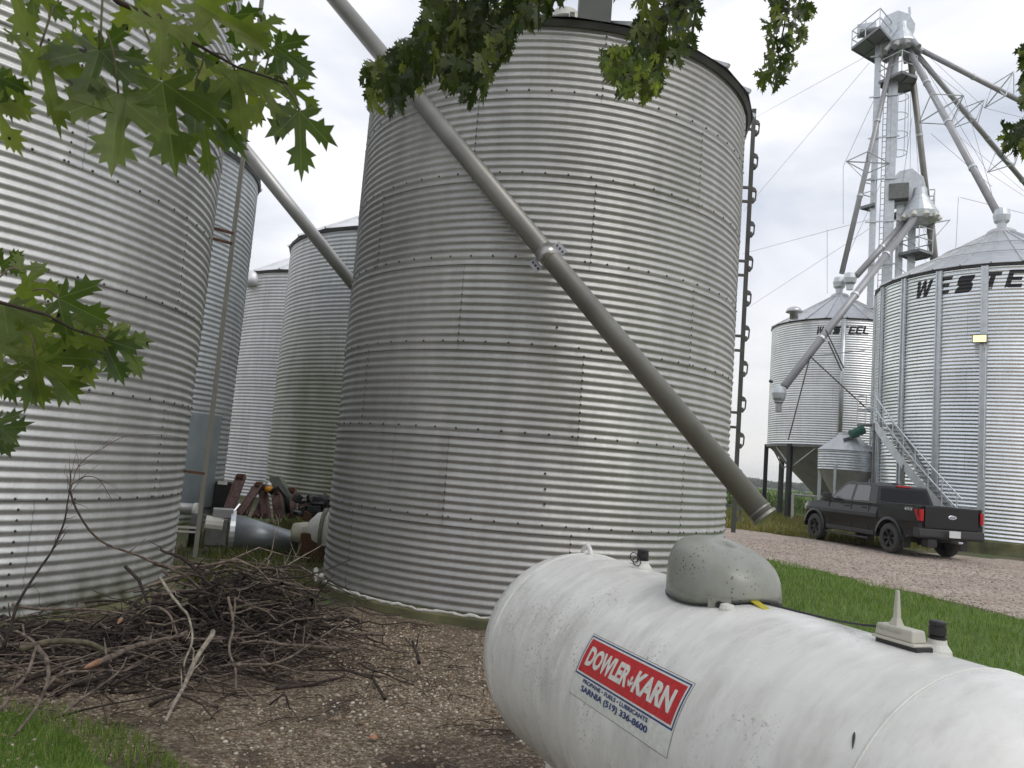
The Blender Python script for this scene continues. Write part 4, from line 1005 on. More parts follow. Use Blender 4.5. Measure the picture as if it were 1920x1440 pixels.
# fittings
def cap(s,y,hh,r,nm,ring):
    z=ZC+math.sqrt(TR*TR-y*y)
    f=MB(); f.lathe([(r*1.9,-.012),(r*1.8,.006),(r*1.25,.022),(r*1.15,.034)],(s,y,z),20); c=f.build('fitting',M['white'],tk,smooth=False,local=True)
    k=MB(); k.lathe([(r*.85,.030),(r*.9,.036),(r*1.18,.037),(r*1.18,.041),(r*.95,.042),(r*.98,.044),(r*1.10,.046),(r*1.10,.068),(r*1.0,.069),(r*1.0,.071),(r*1.08,.072),(r*1.06,.080),(r*.9,.083),(.001,.084)],(s,y,z),22); k.build('cap',M['black'],c,local=True)
    if ring:
        MB().tube([(s-.022+.034*math.cos(t),y+CS_*.03,z+.044+.02*math.sin(t)) for t in [2*PI*i/20 for i in range(21)]],.0022,5).build('tether',M['black'],c,local=True)
        MB().tube([(s+.01+.032*math.cos(t),y+CS_*.035,z+.030+.018*math.sin(t)) for t in [2*PI*i/20 for i in range(21)]],.0022,5).build('tether',M['black'],c,local=True)
cap(.45,-CS_*.03,.1,.023,'a',True); cap(1.876,-CS_*.085,.1,.020,'b',False)
MB().tube([(.70,0,ZC+TR),(.70,0,ZC+TR+.035)],.005,6).build('pin',M['black'],tk,local=True)
# decal
def dpt(u,v,off):   # u metres from left edge, v metres down from top edge
    return TP(.816+u,CS_*(rad(54.2)+v/TR),off)
def panel(u0,u1,v0,v1,off,m,nm='panel',par=None):
    mb=MB(); nu,nv=8,16; vs=[];fs=[]
    for i in range(nv+1):
        for j in range(nu+1): vs.append(dpt(u0+(u1-u0)*j/nu,v0+(v1-v0)*i/nv,off))
    for i in range(nv):
        for j in range(nu): k=i*(nu+1)+j; fs.append((k,k+1,k+nu+2,k+nu+1))
    return mb.add(vs,fs).build(nm,m,par or tk,local=True,smooth=True)
DW,DH=.640,.224
dec=panel(0,DW,0,DH,.0008,M['decal_white'],'sign_plate'); lab(dec,'white sticker with a red panel on the tank side')
panel(-.002,DW+.002,-.002,DH+.002,.0004,M['steel_dark'],'sticker_edge',dec)
panel(.005,DW-.005,.005,.150,.0014,M['decal_blue'],'blue_border',dec)
panel(.011,DW-.011,.0105,.1440,.0018,M['decal_white'],'white_border',dec)
panel(.018,DW-.018,.0165,.1380,.0022,M['decal_red'],'red_panel',dec)
def dtext(txt,u0,u1,v0,v1,m,bold,off=.0028):
    bm=fitted(txt,u1-u0,v1-v0,bold,0,cuts_x=1,cuts_y=6)
    for v in bm.verts: v.co=dpt(u0+v.co.x,v1-v.co.y,off)
    return bm_obj(bm,'lettering',m,dec)
dtext('DOWLER',.046,.335,.040,.112,M['decal_white'],.045)
dtext('KARN',.372,.592,.040,.112,M['decal_white'],.045)
HALF=[(0,0),(.10,-.03),(.22,-.13),(.27,-.05),(.43,-.07),(.33,.03),(.17,.09),(.33,.13),(.45,.07),(.46,.18),(.64,.17),(.56,.29),(.72,.48),(.53,.42),(.50,.56),(.39,.42),(.36,.47),(.27,.37),(.115,.26),(.11,.40),(.12,.52),(.31,.62),(.20,.66),(.29,.82),(.14,.77),(.155,.90),(.06,.85),(0,1.04)]
bm=bmesh.new()
lv=[bm.verts.new(dpt(.353+x*.026,.098-y*.034,.0028)) for x,y in HALF]+[bm.verts.new(dpt(.353-x*.026,.098-y*.034,.0028)) for x,y in HALF[-2:0:-1]]
bm.faces.new(lv); bm_obj(bm,'leaf_emblem',M['decal_white'],dec)
dtext('PROPANE \u2022 FUELS \u2022 LUBRICANTS',.078,.510,.1545,.1685,M['decal_blue'],.03)
dtext('SARNIA (519) 336-8600',.078,.520,.176,.203,M['decal_blue'],.03)
# dark scratch + peeled paint
sct=MB(); a=[TP(2.02+.004*i,CS_*rad(46.5+i*.9),.001) for i in range(6)]; sct.tube(a,[.001,.003,.0035,.003,.002,.001],5); sct.build('scratch',M['black'],tk,local=True)
ps=TP(LC-.02,CS_*rad(20),.002)

# tank monitor on the tank
sx_=1.835; y_=.0
zt_=ZC+TR
mn=thing('tank_monitor','small beige telemetry box with a stubby antenna on top of the tank','sensor',tuple(Vector((TA.x,TA.y,0))+tax*sx_+Vector((0,0,zt_))),math.atan2(tax.y,tax.x)); mn.scale=(.84,.84,.84)
def rbox(mb,x0,x1,y0,y1,z0,z1,tp=.0): 
    mb.add([(x0,y0,z0),(x1,y0,z0),(x1,y1,z0),(x0,y1,z0),(x0+tp,y0+tp,z1),(x1-tp,y0+tp,z1),(x1-tp,y1-tp,z1),(x0+tp,y1-tp,z1)],[(0,1,2,3),(4,5,6,7),(0,1,5,4),(1,2,6,5),(2,3,7,6),(3,0,4,7)])
mb=MB(); rbox(mb,-.085,.085,-.04,.04,.012,.022); rbox(mb,-.078,.070,-.032,.032,.022,.060,.004); mb.build('housing',M['beige'],mn,local=True,bevel=.005)
mb=MB(); rbox(mb,-.07,.09,-.036,.036,-.002,.013); mb.build('magnet_base',M['black'],mn,local=True,bevel=.003)
mb=MB(); mb.add([(-.040,-.018,.058),(-.002,-.018,.058),(-.002,.018,.058),(-.040,.018,.058),(-.028,-.009,.085),(-.009,-.009,.085),(-.009,.009,.085),(-.028,.009,.085),(-.0235,-.006,.172),(-.0135,-.006,.172),(-.0135,.006,.172),(-.0235,.006,.172)],
  [(8,9,10,11)]+[(a,(a+1)%4,(a+1)%4+4,a+4) for a in range(4)]+[(a+4,(a+1)%4+4,(a+1)%4+8,a+8) for a in range(4)]); mb.build('antenna',M['beige'],mn,local=True,bevel=.003)
bm=fitted('Nee-Vo.com',.092,.012,.0,0)
for v in bm.verts: v.co=Vector((-.066+v.co.x,-.0335,.040+v.co.y)) if CS_<0 else Vector((.066-v.co.x,.0335,.040+v.co.y))
bm_obj(bm,'lettering',M['faint'],mn)
# cable
inv4=lambda P:P
cbl=[TP(1.18,0,.006),TP(1.3,rad(-4)*CS_,.004),TP(1.42,rad(-9)*CS_,.004),TP(1.56,rad(-7)*CS_,.010),TP(1.70,0,.026),TP(1.770,0,.036)]
cb=thing('sensor_cable','thin black cable running from the grey dome to the beige box','cable',tuple(TA))
rz=Matrix.Rotation(math.atan2(tax.y,tax.x),3,'Z')
MB().tube([rz@p+Vector((TA.x,TA.y,0)) for p in cbl],.0035,8).build('cable',M['black'],cb,smooth=True)

# ------------------------------------------------------------------ pickup truck (local x forward, y left)
rl_=ground(1672,1038); fl_=ground(1525,1010); hd_=(fl_-rl_).normalized(); hd_.z=0
lt=Vector((-hd_.y,hd_.x,0)); org=rl_-lt*.86+hd_*.0; 
tr=thing('pickup_truck','black four door pickup truck parked on the gravel before the big bin','truck',(org.x,org.y,.008),math.atan2(hd_.y,hd_.x))
def arch(cx,r,n=10,z0=.42): return [(cx+r*math.cos(t),z0+r*math.sin(t)) for t in [PI*i/n for i in range(n+1)]]
def tum(v):   # tumblehome
    z=v.z; k=1.0
    if z>1.05: k=1-(z-1.05)*.09
    if z<.6: k=1-(.6-z)*.10
    x=v.x
    if x>4.0: k*=1-(x-4.0)**2*.75
    if z>1.0: z=z+.035*(1-(v.y/.98)**2)*(1 if x>3.0 else 0)
    if z>.55 and z<1.3 and abs(v.y)>.9: k*=1-.012*math.cos((z-.62)/.35*PI)
    return Vector((v.x,v.y*k,z))
FA=3.70
low=[(-1.18,.62),(-.62,.50)]+[(x,z) for x,z in arch(0,.53)[::-1]]+[(.62,.42),(3.05,.42)]+[(x,z) for x,z in arch(FA,.53)[::-1]]+[(4.35,.42),(4.62,.50),(4.70,.75),(4.68,1.00),(4.58,1.14),(4.30,1.21),(3.05,1.32),(2.9,1.34),(.55,1.34),(.55,.95),(-1.18,.95)]
bd=MB(); 
# subdivide across width so the tumblehome works on the ends
low=[((4.2+(x-4.2)*.62) if x>4.2 else x,z) for x,z in low]
bd.prism(low,-.98,.98); body=bd.build('body',M['paint'],tr,local=True)
bb_=bmesh.new(); bb_.from_mesh(body.data)
for ax_i,vals in((0,(-.9,-.3,.3,.8,1.3,1.8,2.3,2.8,3.1,3.4,3.7,4.0,4.15,4.25,4.35,4.42)),(2,(.6,.8,.95,1.05,1.15,1.25)),(1,(-.8,-.4,0,.4,.8))):
    for q in vals:
        no=[0,0,0]; no[ax_i]=1; co=[0,0,0]; co[ax_i]=q; bmesh.ops.bisect_plane(bb_,geom=bb_.verts[:]+bb_.edges[:]+bb_.faces[:],plane_co=co,plane_no=no)
for v in bb_.verts: v.co=tum(v.co)
bb_.to_mesh(body.data); bb_.free()
bv=body.modifiers.new('bevel','BEVEL'); bv.width=.025; bv.segments=2; bv.limit_method='ANGLE'; bv.angle_limit=rad(40)
# flared arches
for cx in(0,FA):
    for s in(-1,1):
        fr=MB(); o=arch(cx,.60,14,.42); i=arch(cx,.52,14,.42); n=len(o)
        vs=[(x,s*1.0,z) for x,z in o]+[(x,s*1.015,z) for x,z in i]+[(x,s*.90,z) for x,z in o]+[(x,s*.80,z) for x,z in i]
        fs=[(k,k+1,n+k+1,n+k) for k in range(n-1)]+[(k,k+1,2*n+k+1,2*n+k) for k in range(n-1)]+[(n+k,n+k+1,3*n+k+1,3*n+k) for k in range(n-1)]
        fr.add(vs,fs); fr.build('wheel_arch',M['paint'],tr,local=True,smooth=False)
# cab
cab=[(.50,1.32),(.60,1.36),(.74,1.88),(.95,1.93),(2.05,1.94),(2.30,1.90),(3.02,1.33)]
def ctum(v):
    k=1-(v.z-1.32)*.30; return Vector((v.x,v.y*k,v.z))
cb_m=MB(); cb_m.prism(cab,-.955,.955,ctum); cb_m.build('cab',M['paint'],tr,local=True,bevel=.03)
def win(poly,s,nm='side_window'):
    w=MB(); vs=[]
    for x,z in poly: vs.append((x,s*(.955*(1-(z-1.32)*.30)+.006),z))
    for x,z in poly: vs.append((x,s*(.955*(1-(z-1.32)*.30)-.01),z))
    n=len(poly); w.add(vs,[tuple(range(n)),tuple(range(2*n-1,n-1,-1))]+[(i,(i+1)%n,(i+1)%n+n,i+n) for i in range(n)]); return w.build(nm,M['glass_side'],tr,local=True)
for s in(-1,1):
    win([(.98,1.40),(1.06,1.80),(1.14,1.85),(1.70,1.855),(1.72,1.39)],s); win([(1.84,1.39),(1.82,1.855),(2.20,1.84),(2.32,1.78),(2.84,1.38)],s)
# rear window, slightly inset in the cab's back
def rw(y,z,off=-.008): return (.60+(z-1.36)*.27+off,y,z)
MB().add([rw(-.80,1.42),rw(.80,1.42),rw(.72,1.80),rw(-.72,1.80),rw(-.80,1.42,.02),rw(.80,1.42,.02),rw(.72,1.80,.02),rw(-.72,1.80,.02)],[(0,1,2,3),(4,5,6,7),(0,1,5,4),(1,2,6,5),(2,3,7,6),(3,0,4,7)]).build('rear_window',M['glass_rear'],tr,local=True)
def ws(y,t,off=.008): return (2.30+.72*t+off,y*(1-(1.90-.57*t-1.32)*.30),1.90-.57*t+off)
MB().add([ws(-.86,.08),ws(.86,.08),ws(.90,.92),ws(-.90,.92),ws(-.86,.08,-.01),ws(.86,.08,-.01),ws(.90,.92,-.01),ws(-.90,.92,-.01)],[(0,1,2,3),(4,5,6,7),(0,1,5,4),(1,2,6,5),(2,3,7,6),(3,0,4,7)]).build('windscreen',M['glass'],tr,local=True)
MB().box((.735,0,1.885),(.06,.46,.05)).build('brake_lamp',M['tail'],tr,local=True,bevel=.008)
# bed
bs=MB()
for s in(-1,1): bs.box((-.32,s*.935,1.16),(1.72,.07,.44))
bs.box((.50,0,1.16),(.06,1.80,.44)); bs.build('bed_side',M['paint'],tr,local=True,bevel=.02)
rlm=MB()
for s in(-1,1): rlm.box((-.32,s*.93,1.39),(1.74,.10,.03)).cut()
rlm.each('bed_rail',M['trim'],tr,local=True,bevel=.008)
tg_=MB().box((-1.20,0,1.115),(.07,1.62,.58)).build('tailgate',plain('black tailgate paint',(.005,.005,.006),.35,.0,.1,4),tr,local=True,bevel=.015)
MB().box((-1.238,0,1.385),(.02,1.60,.03)).build('tailgate_cap',M['trim'],tg_,local=True)
bmk=bmesh.new()
eo=MB().lathe([(.001,0),(.13,0),(.13,.012),(.115,.016),(.001,.016)],(0,0,0),28,axis=Matrix(((0,0,-1),(1,0,0),(0,.42,0)))); 
eo.v=[(v[0]-1.238,v[1]-.0,v[2]+1.14) for v in eo.v]; em=eo.build('badge',M['chrome'],tg_,local=True)
def rear_text(t,w,h,y0,z0,m,par,x=-1.256,bold=.0,shear=0):
    bm=fitted(t,w,h,bold,shear)
    for v in bm.verts: v.co=Vector((x,y0-v.co.x,z0+v.co.y))
    return bm_obj(bm,'lettering',m,par)
rear_text('Ford',.15,.06,.075,1.11,M['decal_blue'],em,-1.2565,.01,.2)
for s in(-1,1):
    tl=MB(); vs=[(-1.245,s*.80,1.34),(-1.245,s*.94,1.34),(-1.0,s*.985,1.32),(-1.0,s*.985,1.18),(-1.14,s*.985,.98),(-1.245,s*.95,.96),(-1.245,s*.80,.98)]
    # outer shell wrap
    tl.add([(-1.245,s*.86,1.31),(-1.245,s*.955,1.31),(-1.245,s*.955,1.0),(-1.245,s*.86,1.0),(-1.02,s*.985,1.30),(-1.10,s*.985,1.12),(-1.18,s*.985,1.0),(-1.02,s*.90,1.31),(-1.18,s*.90,1.0)],[(0,1,2,3),(1,4,5,6,2),(0,7,4,1),(3,2,6,8)])
    o=tl.build('tail_lamp',M['tail'],tr,local=True); sm=o.modifiers.new('s','SOLIDIFY'); sm.thickness=.03
bp=MB(); bp.prism([(-1.36,.60),(-1.34,.80),(-1.18,.83),(-1.10,.80),(-1.10,.58),(-1.30,.54)],-.99,.99,lambda v:Vector((v.x+abs(v.y)**3*.10,v.y,v.z))); bp.build('rear_bumper',M['trim'],tr,local=True,bevel=.02)
pt=MB().box((-1.375,0.02,.70),(.02,.34,.18)).build('licence_plate',M['plate'],tr,local=True,bevel=.004)
MB().bar((-1.25,0,.50),(-1.50,0,.50),.07,.07).build('tow_hitch',M['steel_dark'],tr,local=True)
MB().tube([(-1.50,-.10,.50),(-1.50,.02,.50)],.03,8).build('hitch_pin',M['chrome'],tr,local=True)
MB().box((-1.08,.55,.42),(.25,.3,.22)).build('muffler',M['black'],tr,local=True,bevel=.03)
fb=MB(); fb.prism([(4.30,.42),(4.50,.50),(4.52,.72),(4.40,.78)],-.86,.86,tum); fb.build('front_bumper',M['trim'],tr,local=True,bevel=.02)
for s in(-1,1): MB().box((4.40,s*.76,1.02),(.18,.20,.20)).build('headlight',M['chrome'],tr,local=True,bevel=.02)
for s in(-1,1):
    MB().box((1.85,s*1.0,.33),(2.1,.16,.05)).build('running_board',M['trim'],tr,local=True,bevel=.01)
    MB().box((1.85,s*.975,.50),(2.38,.04,.12)).build('rocker_panel',M['trim'],tr,local=True,bevel=.01)
    mr=MB(); mr.bar((2.78,s*.90,1.38),(2.76,s*1.08,1.42),.05,.05); mr.box((2.75,s*1.16,1.44),(.14,.24,.20)); mr.build('mirror',M['trim'],tr,local=True,bevel=.02)
    for x,nm in((1.16,'handle'),(2.02,'handle')): MB().box((x,s*.975,1.20),(.20,.035,.035)).build('door_handle',M['trim'],tr,local=True,bevel=.006)
    sm_=MB()
    for x0,z0,z1 in((.92,.56,1.36),(1.78,.48,1.36),(2.92,.48,1.33)): sm_.box((x0,s*.979,(z0+z1)/2),(.012,.012,z1-z0))
    sm_.box((1.9,s*.976,.88),(2.1,.008,.012)); sm_.build('door_seam',M['black'],tr,local=True)
    MB().box((-.62,s*.88,.40),(.03,.22,.34)).build('mud_flap',M['black'],tr,local=True)
bm=fitted('4X4',.34,.085,.03,.25)
for v in bm.verts: v.co=Vector((-.62-0+(.34-v.co.x)-.34,.985,1.25+v.co.y)) 
bm_obj(bm,'lettering',M['chrome'],tr)
MB().tube([(1.5,-.3,1.94),(1.5,-.3,1.98)],.10,12).build('roof_antenna',M['black'],tr,local=True)
ax_=MB(); ax_.tube([(0,-.8,.42),(0,.8,.42)],.07,10); ax_.lathe([(.02,-.14),(.17,0),(.02,.14)],(0,0,.42),14); ax_.tube([(FA,-.8,.42),(FA,.8,.42)],.06,10); ax_.box((1.8,0,.50),(4.6,.8,.12)); ax_.build('chassis',M['black'],tr,local=True)
def wheel(x,s):
    wr=bpy.data.objects.new('wheel',None); COL.objects.link(wr); wr.parent=tr; wr.location=(x,s*.86,.42); wr.empty_display_size=.1; ROOTLOC[wr.name]=Vector((0,0,0))
    wr.rotation_euler=(0,0,0)
    Rx=Matrix(((1,0,0),(0,0,s),(0,1,0)))   # lathe axis -> y
    ty=MB().lathe([(.25,-.12),(.35,-.135),(.405,-.11),(.42,-.06),(.42,.06),(.405,.11),(.35,.135),(.25,.12)],n=40,axis=Rx,caps=False).build('tyre',M['rubber'],wr,local=True,smooth=True)
    rm=MB().lathe([(.255,-.10),(.262,.10),(.245,.118),(.235,.09),(.225,.03),(.05,.02)],n=40,axis=Rx,caps=False)
    for k in range(6):
        for dv in(-.13,.13):
            a=2*PI*k/6; p0=Vector((.06*math.cos(a),.07,.06*math.sin(a))); p1=Vector((.25*math.cos(a+dv),.10,.25*math.sin(a+dv))); p0.y*=s;p1.y*=s; rm.bar(p0,p1,.03,.035,up=Vector((0,s,0)))
    rm.lathe([(.001,.11),(.06,.105),(.07,.03)],n=16,axis=Rx); rm.build('rim',M['black'],wr,local=True)
    MB().lathe([(.001,.116),(.03,.114),(.033,.10)],n=12,axis=Rx).build('hub_cap',M['trim'],wr,local=True)
for x in(0,FA):
    for s in(-1,1): wheel(x,s)

# pipe gate by the truck nose
g0=ground(1485,978); pg=thing('pipe_gate','white pipe rail on a post in front of the truck nose','railing',tuple(g0))
zt2=1.55*.8
top=atr(1486,927,math.hypot(g0.x,g0.y))
MB().bar(g0,top,.10,.10).build('post',M['white'],pg)
MB().tube([top,top+Vector((2.6,.6,-.02))],.055,8).build('rail',M['white'],pg)
MB().tube([atr(1470,905,math.hypot(g0.x,g0.y)+2),atr(1540,940,math.hypot(g0.x,g0.y)+2)],.04,6).build('brace',M['steel'],pg)

# ------------------------------------------------------------------ corn field, distant trees
def corn():
    rng=np.random.default_rng(2); V=[];F=[];n=0
    for row in range(26):
        y=50+row*.8
        x=6.0+row*.12
        while x<26+row*.4:
            x+=rng.uniform(.16,.26); h=rng.uniform(1.15,1.45)
            base=len(V); V+=[(x-.02,y,0),(x+.02,y,0),(x+.01,y,h*.8),(x-.01,y,h*.8)]; F.append((base,base+1,base+2,base+3))
            for k in range(7):
                a=rng.uniform(0,2*PI); z0=h*rng.uniform(.15,.8); Lf=rng.uniform(.35,.6); dx,dy=math.cos(a),math.sin(a); wv=.045
                b=len(V); px,py=-dy*wv,dx*wv
                V+=[(x-px*.4,y-py*.4,z0),(x+px*.4,y+py*.4,z0),(x+dx*Lf*.5+px,y+dy*Lf*.5+py,z0+.28),(x+dx*Lf*.5-px,y+dy*Lf*.5-py,z0+.28),(x+dx*Lf,y+dy*Lf,z0+.12)]
                F.append((b,b+1,b+2,b+3)); F.append((b+3,b+2,b+4))
    me=bpy.data.meshes.new('corn'); me.from_pydata(V,[],F); me.materials.append(M['corn']); o=bpy.data.objects.new('corn',me); COL.objects.link(o)
    tag(o,'rows of young green corn beyond the driveway seen under the hopper bin','corn',kind='stuff')
corn()
def farwood():
    rng=np.random.default_rng(8); V=[];F=[]
    for k in range(26000):
        x=rng.uniform(60,420); y=620+rng.uniform(-15,25); hh=5.5+3*mnoise.noise((x*.02,3,1))+2.5*mnoise.noise((x*.08,7,2)); z=rng.uniform(0,hh); s=rng.uniform(.6,1.3)
        a=rng.uniform(0,PI); dx,dy=math.cos(a)*s,math.sin(a)*s; b=len(V); V+=[(x-dx,y-dy,z),(x+dx,y+dy,z+rng.uniform(-.4,.4)),(x,y,z+s*1.4)]; F.append((b,b+1,b+2))
    me=bpy.data.meshes.new('far_trees'); me.from_pydata(V,[],F); me.materials.append(M['hedge']); o=bpy.data.objects.new('far_trees',me); COL.objects.link(o)
    tag(o,'hazy low wood on the horizon seen left of the hopper bin legs','wood',kind='stuff')
farwood()

# ------------------------------------------------------------------ scrap between the bins
def rotm(d,up=Vector((0,0,1))):
    d=Vector(d).normalized(); sx=d.cross(up).normalized(); return Matrix((sx,d,sx.cross(d))).transposed()
fg=ground(430,1040); D0=math.hypot(fg.x,fg.y)
fa_=atr(432,1003,D0+.15); fb_=atr(556,1030,D0-.0+.2); fa_.z=max(fa_.z,.3); 
fn=thing('aeration_fan','galvanised aeration fan with a tapering duct lying on the grass','aeration fan',(fa_.x,fa_.y,0))
dd=(fb_-fa_); dd.z=0; dn=dd.normalized()
MB().tube([Vector((fa_.x,fa_.y,.30)),Vector((fb_.x,fb_.y,.19))],[.275,.15],26).build('duct',plain('dull galvanised duct',(.30,.32,.34),.4,.6,.15,5),fn,smooth=True)
c0=Vector((fa_.x,fa_.y,.31)); MB().tube([c0-dn*.02,c0+dn*.05],.31,26).build('flange',M['steel'],fn)
MB().box(c0-dn*.20,(.36,.32,.40),rotm(dn)).build('housing',M['steel_dark'],fn,bevel=.02)
MB().tube([c0-dn*.40,c0-dn*.56],.24,18).build('fan_ring',M['black'],fn)
MB().box(c0-dn*.12+Vector((0,-.05,.27)),(.20,.28,.13),rotm(dn)).build('control_box',M['spout'],fn,bevel=.01)
MB().tube([c0-dn*.32+Vector((0,-.12,.12)),c0-dn*.08+Vector((0,-.12,.10))],.11,12).build('motor',M['white'],fn)
# white pressure vessel end beside main bin
wg=ground(592,1056); Dw=math.hypot(wg.x,wg.y)
wt=thing('white_drum','white rounded blower drum on a dark stand half hidden by the main bin','drum',(wg.x,wg.y,0))
cw=atr(611,1000,Dw+.3); 
ax=Matrix(((0,0,1),(0,1,0),(-1,0,0)))
MB().lathe([(.001,-.42),(.16,-.40),(.27,-.30),(.31,-.12),(.31,.35),(.001,.36)],cw+Vector((.16,0,.02)),28,axis=ax).build('shell',M['white'],wt,smooth=True)
MB().lathe([(.32,-.02),(.345,-.02),(.345,.03),(.32,.03)],cw+Vector((-.02,0,.02)),28,axis=ax).build('band',plain('dirty band',(.20,.19,.14),.7,0,.2,9),wt)
MB().lathe([(.001,-.60),(.13,-.58),(.16,-.42),(.17,-.3)],cw+Vector((.10,0,-.02)),20,axis=ax).build('end_cap',plain('cream enamel',(.50,.48,.38),.5,0,.15,8),wt,smooth=True)
MB().box((cw.x-.10,cw.y,.20),(.42,.5,.40)).build('stand',M['rust'],wt,bevel=.02)
MB().box((cw.x-.30,cw.y-.1,cw.z-.02),(.05,.14,.22)).build('bracket',M['white'],wt,bevel=.01)
# faded red irons
RG='faded red iron frames stacked between the bins'
irons=[((423,972),(452,893),.16,'widest red iron leaning right at the left of the scrap'),((444,970),(486,908),.13,'red iron leaning right beneath the first, bright edge below it'),
       ((458,965),(478,915),.10,'short red iron between the leaning ones'),((500,972),(492,912),.14,'upright red iron right of the leaning pair'),((479,970),(495,940),.12,'bent red iron foot near the ground'),
       ((523,972),(518,922),.16,'upright red iron left of the last one'),((548,972),(548,918),.15,'rightmost upright red iron standing alone')]
Ds=15.6
for i,((x0,y0),(x1,y1),wd_,l) in enumerate(irons):
    a=ground(x0,y0+3); D_=min(math.hypot(a.x,a.y),Ds+.3*i*.2); a=atr(x0,y0,Ds+i*.08); a.z=max(a.z,.02) ; b=atr(x1,y1,Ds+.25+i*.08)
    fr=thing('iron_frame',l,'iron frame',tuple(a),0,RG)
    mb=MB(); mb.bar(a,b,wd_,.03,up=Vector((0,-1,.1))); 
    for s in(-1,1):
        sx=Vector((1,0,0))*s*wd_*.5; mb.bar(a+sx,b+sx,.025,.09,up=Vector((0,-1,.1)))
    mb.build('channel',M['redsteel'],fr)
    MB().box(b,(wd_*.8,.14,.09)).build('end_lug',M['rust'],fr,bevel=.01)
    MB().tube([a.lerp(b,.12)+Vector((0,-.05,0)),a.lerp(b,.12)+Vector((0,-.10,0))],.035,10).build('bolt',M['rust'],fr)
o=MB().bar(atr(436,961,Ds-.2),atr(450,945,Ds-.1),.028,.02,up=Vector((0,-1,0))).build('metal_strip',plain('bright aluminium',(.7,.7,.72),.3,.6,.05,9)); tag(o,'bright silver metal strip lying against the leaning red irons','metal strip')
# seed hopper with yellow spot
yc=atr(503,915,Ds+.3)
yb=thing('roller','white and orange roller end wedged among the red irons','roller',tuple(yc))
MB().lathe([(.001,-.04),(.05,-.03),(.07,0),(.075,.08)],yc+Vector((0,0,-.02)),20,axis=Matrix(((1,0,0),(0,0,1),(0,1,0)))).build('drum',M['yellow'],yb,smooth=True)
MB().lathe([(.001,-.02),(.045,0),(.05,.06)],yc+Vector((0,-.02,.06)),16,axis=Matrix(((1,0,0),(0,0,1),(0,1,0)))).build('cap',M['white'],yb,smooth=True)
o=MB().add([atr(505,893,16.2),atr(522,893,16.2),atr(545,930,16.2),atr(540,965,16.2),atr(515,965,16.2)]+[p+Vector((.0,.25,0)) for p in [atr(505,893,16.2),atr(522,893,16.2),atr(545,930,16.2),atr(540,965,16.2),atr(515,965,16.2)]],[(0,1,2,3,4),(9,8,7,6,5)]+[(i,(i+1)%5,(i+1)%5+5,i+5) for i in range(5)]).build('scrap_plate',plain('dull grey green plate',(.13,.14,.12),.6,.2,.2,6)); tag(o,'grey slanted metal plate behind the red irons','metal plate')
o=MB().tube([atr(505,925,15.9),atr(522,912,15.9),atr(537,932,15.9),atr(540,962,15.9)],.05,8).build('hose',M['black'],smooth=True); tag(o,'black hose looping over the red irons','hose')
# little box and dark tractor weights
bx=atr(424,918,16.3); bo=thing('engine_block','black boxy machine part beside the leftmost red iron','machine part',tuple(bx))
MB().box(bx+Vector((0,0,-.15)),(.36,.35,.62)).build('block',M['black'],bo,bevel=.03)
MB().box(bx+Vector((-.02,-.16,.13)),(.18,.06,.06)).build('label_plate',M['white'],bo)
rnd=random.Random(11)
dp=thing('scrap_heap','low heap of black and rusty scrap against the green stained bin','scrap heap',tuple(ground(590,972)))
b1=MB();b2_=MB()
for k in range(46):
    x=rnd.uniform(556,622); y=rnd.uniform(934,968); p=atr(x,y,15.5+rnd.uniform(-.25,.5)); p.z=max(.06,p.z)
    R_=Matrix.Rotation(rnd.uniform(0,3),3,'Z')@Matrix.Rotation(rnd.uniform(-.6,.6),3,'X')
    (b1 if rnd.random()<.72 else b2_).box(p,(rnd.uniform(.06,.28),rnd.uniform(.06,.2),rnd.uniform(.05,.2)),R_)
b1.build('dark_scrap',M['black'],dp,bevel=.01)['kind']='stuff'; b2_.build('rusty_scrap',M['rust'],dp,bevel=.01)['kind']='stuff'
wp=thing('white_pipe','white plastic pipe lying at the foot of the bluish bin','pipe',tuple(ground(355,965)))
a=atr(330,948,14.6); b=atr(370,956,14.4); a.z=b.z+.0
MB().tube([a-Vector((.6,0,0)),b],.10,16).build('pipe',M['spout'],wp,smooth=True)
MB().tube([b-Vector((.05,0,0)),b+Vector((.01,0,0))],.115,16).build('collar',M['white'],wp)
for y,l in((990,'upper pale rail stub poking out past the left bin'),(998,'lower pale rail stub poking out past the left bin')):
    a=atr(330,y,11.9);b=atr(372,y,11.9); o=MB().bar(a-Vector((.5,0,0)),b,.03,.025).build('rail_bar',M['white']); tag(o,l,'rail','pale rails beside the left bin')

# ------------------------------------------------------------------ brush pile
rnd=random.Random(21)
def curvy(p0,p1,sag=.0,wig=.05,n=9,rng=rnd):
    p0=Vector(p0);p1=Vector(p1); L_=(p1-p0).length; o=rng.random()*50; pts=[]
    for i in range(n):
        t=i/(n-1); p=p0.lerp(p1,t); w=math.sin(PI*t)
        p=p+Vector((mnoise.noise((t*3+o,1,2)),mnoise.noise((t*3+o,7,4)),mnoise.noise((t*3+o,3,9))))*wig*L_*min(1,t*3+.2)
        p.z+=sag*w; pts.append(p)
    return pts
bp=thing('brush_pile','heap of dead twigs and branches between the bright left bin and the main bin','brush pile',tuple(ground(330,1220)))
cen=ground(330,1190)
